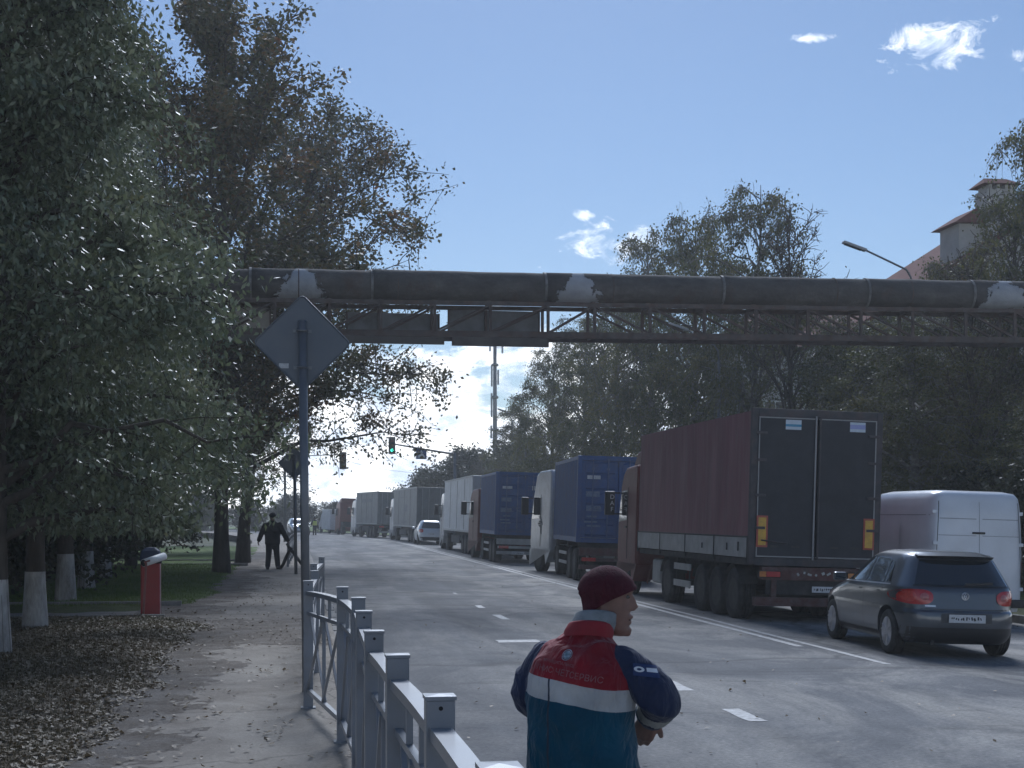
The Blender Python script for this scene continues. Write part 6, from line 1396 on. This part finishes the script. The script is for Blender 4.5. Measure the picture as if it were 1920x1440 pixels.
def lay_side(me, y, z, name, mat, tilt=0.0, off=.003):
    """print on the outside of the right sleeve"""
    bm = bmesh.new(); bm.from_mesh(me); dr_ = Vector((-.75, .62, 0)).normalized(); u = Vector((.62, .75, 0)).normalized(); c0 = Vector((.25, .0, z)) + u * y; c, s = math.cos(tilt), math.sin(tilt)
    for v in bm.verts:
        a, b_ = v.co.x * c - v.co.y * s, v.co.x * s + v.co.y * c; o = c0 + u * a + Vector((0, 0, b_)) - dr_ * .4
        h, n_, i, d_ = bvh.ray_cast(o, dr_); v.co = (h - dr_ * off) if h else c0
    bm.to_mesh(me); bm.free(); return link(name, me, mat, jo)
lay_side(MB().grid([[(x, y, 0) for x in np.linspace(-.05, .05, 11)] for y in np.linspace(-.022, .022, 5)]).mesh('patch'), .0, 1.385, 'sleeve_patch', NAVYP, -.12)
q = MB(); q.grid([[(r * .02 * math.cos(a) - .028, r * .010 * math.sin(a), 0) for a in np.linspace(0, 6.283, 15)] for r in (.45, 1)]); q.grid([[(x, y, 0) for x in np.linspace(.0, .045, 6)] for y in (-.006, .008)])
lay_side(q.mesh('patch_mark'), .0, 1.387, 'sleeve_mark', pm('mark_white', (.6, .62, .65), .7), -.12, .005)

# ---- figures further off
def figure(name, label, base, turn, scale, coat, legs, skin, pose, capm=None, vox=.016, vest=None):
    t = empty(name, base, turn); t.scale = (scale,) * 3; tag(t, label, 'person')
    b = MB(); loft(b, [(0, 0, .86, .14, .1), (0, 0, 1.1, .14, .1), (0, 0, 1.36, .16, .1), (0, 0, 1.45, .10, .07), (0, .01, 1.52, .055, .055), (0, .02, 1.58, .055, .06)], 20)
    for s in (-1, 1):
        k = 0 if s < 0 else 1; sh, el, wr = (s * .19, 0, 1.40), pose['el'][k], pose['wr'][k]; limb(b, [sh, el, wr], [.05, .04, .03]); d = (Vector(wr) - Vector(el)).normalized(); hand(b, wr, d, (s * .9, .2, .1), -s, .6)
        limb(b, [(s * .09, 0, .9), pose['kn'][k], pose['an'][k]], [.08, .055, .04]); a = Vector(pose['an'][k]); limb(b, [a + Vector((0, -.02, -.03)), a + Vector((0, .14, -.05))], [.04, .032])
    HMf = Matrix.Translation((0, .03, 1.64)) @ Matrix.Rotation(pose.get('head', 0), 4, 'Z'); head_mesh(b, HMf); link('body', remeshed(b, .009, 1, 'body'), skin, t)
    c = MB(); loft(c, [(0, 0, .78, .20, .14), (0, 0, 1.0, .205, .145), (0, -.005, 1.25, .215, .14), (0, 0, 1.38, .205, .125), (0, .005, 1.45, .14, .09), (0, .015, 1.52, .075, .07)], 24)
    for s in (-1, 1): k = 0 if s < 0 else 1; limb(c, [(s * .18, 0, 1.39), pose['el'][k], pose['wr'][k]], [.085, .07, .055])
    me = remeshed(c, vox, 3, 'coat'); wrinkle(me, .012, 6); link('coat', me, coat, t)
    q = MB(); loft(q, [(0, 0, .74, .17, .12), (0, 0, .95, .17, .12)], 20)
    for s in (-1, 1): k = 0 if s < 0 else 1; limb(q, [(s * .09, 0, .85), pose['kn'][k], Vector(pose['an'][k]) + Vector((0, 0, .02))], [.10, .08, .07])
    link('trousers', remeshed(q, vox, 3, 'trousers'), legs, t)
    for k in (0, 1): a = Vector(pose['an'][k]); q = MB(); limb(q, [a + Vector((0, -.05, -.035)), a + Vector((0, .15, -.05))], [.05, .042], 12, 4); q.v = [(v[0], v[1], max(v[2], .0)) for v in q.v]; q.build('shoe', SHOE, t, smooth=True)
    hat_mesh(HMf, 1.08, .008, .06, -.02).build('cap' if capm else 'hair', capm or BROW, t, smooth=True)
    if vest:
        v_ = MB(); loft(v_, [(0, 0, .95, .222, .162), (0, -.005, 1.25, .234, .158), (0, 0, 1.38, .222, .142)], 24, cap=False, p=2.2); v_.build('safety_vest', vest, t, smooth=True)
    return t
BLACK = pm('black_cloth', (.010, .011, .014), .85, var=.25, scale=9, bump=.2); BLACK2 = pm('black_trouser_cloth', (.011, .013, .019), .85, var=.2, scale=9)
mp_ = P(511, 965, 49.5)
man = figure('person', 'man in black jacket and trousers walking away along the pavement', (mp_.x, mp_.y, SW), -math.radians(2), 1.07, BLACK, BLACK2, pm('nape_skin', (.16, .09, .07), .6, var=.1),
    dict(el=[(-.29, -.01, 1.13), (.30, .02, 1.12)], wr=[(-.36, .03, .92), (.40, .06, .90)], kn=[(-.10, .03, .50), (.11, .0, .50)], an=[(-.13, -.02, .085), (.14, .05, .085)]), BLACK)
man.scale = (1.24, 1.15, 1.07)
wv_ = P(590, 965, 141)
figure('person', 'small far person in a yellow safety vest standing on the road', (wv_.x, wv_.y, 0), .4, .98, pm('dark_blue_cloth', (.02, .025, .04), .9), pm('dark_work_cloth', (.025, .025, .03), .9), SKIN,
    dict(el=[(-.27, .05, 1.14), (.27, .05, 1.14)], wr=[(-.2, .25, .98), (.2, .25, .98)], kn=[(-.1, .02, .5), (.1, .02, .5)], an=[(-.12, 0, .085), (.12, 0, .085)]), None, .025, pm('safety_yellow', (.62, .66, .12), .6, var=.1))
# dark tubes the man drags along
tb_ = empty('dragged_tubes', (0, 0, 0)); tag(tb_, 'two dark crossed tubes trailing from the right hand of the man in black', 'tubes')
d_ = 49.3; TUBE = pm('dark_hose', (.02, .022, .026), .7, var=.3)
def pth(l, r): MB().tube([P(x, y, d_ + k * .05) for k, (x, y) in enumerate(l)], r, 10).build('tube', TUBE, tb_, smooth=True)
pth([(538, 1019), (543, 1028), (549, 1035), (557, 1046), (566, 1058), (572, 1064.5)], .05)
pth([(547, 1027), (542, 1034), (536, 1046), (531, 1058), (527, 1064), (524, 1066)], .055)
# ------------------------------------------------------------------ hazy, dusty air
hz = MB().box((0, 95, 15), (420, 330, 33.5)).build('haze', None); tag(hz, kind='stuff')
m = bpy.data.materials.new('haze'); m.use_nodes = True; t = m.node_tree
for n in list(t.nodes): t.nodes.remove(n)
o = t.nodes.new('ShaderNodeOutputMaterial'); v = t.nodes.new('ShaderNodeVolumePrincipled'); v.inputs['Color'].default_value = (.93, .95, .95, 1); v.inputs['Density'].default_value = 0.0009; v.inputs['Anisotropy'].default_value = .35
t.links.new(v.outputs[0], o.inputs['Volume']); hz.data.materials.append(m)
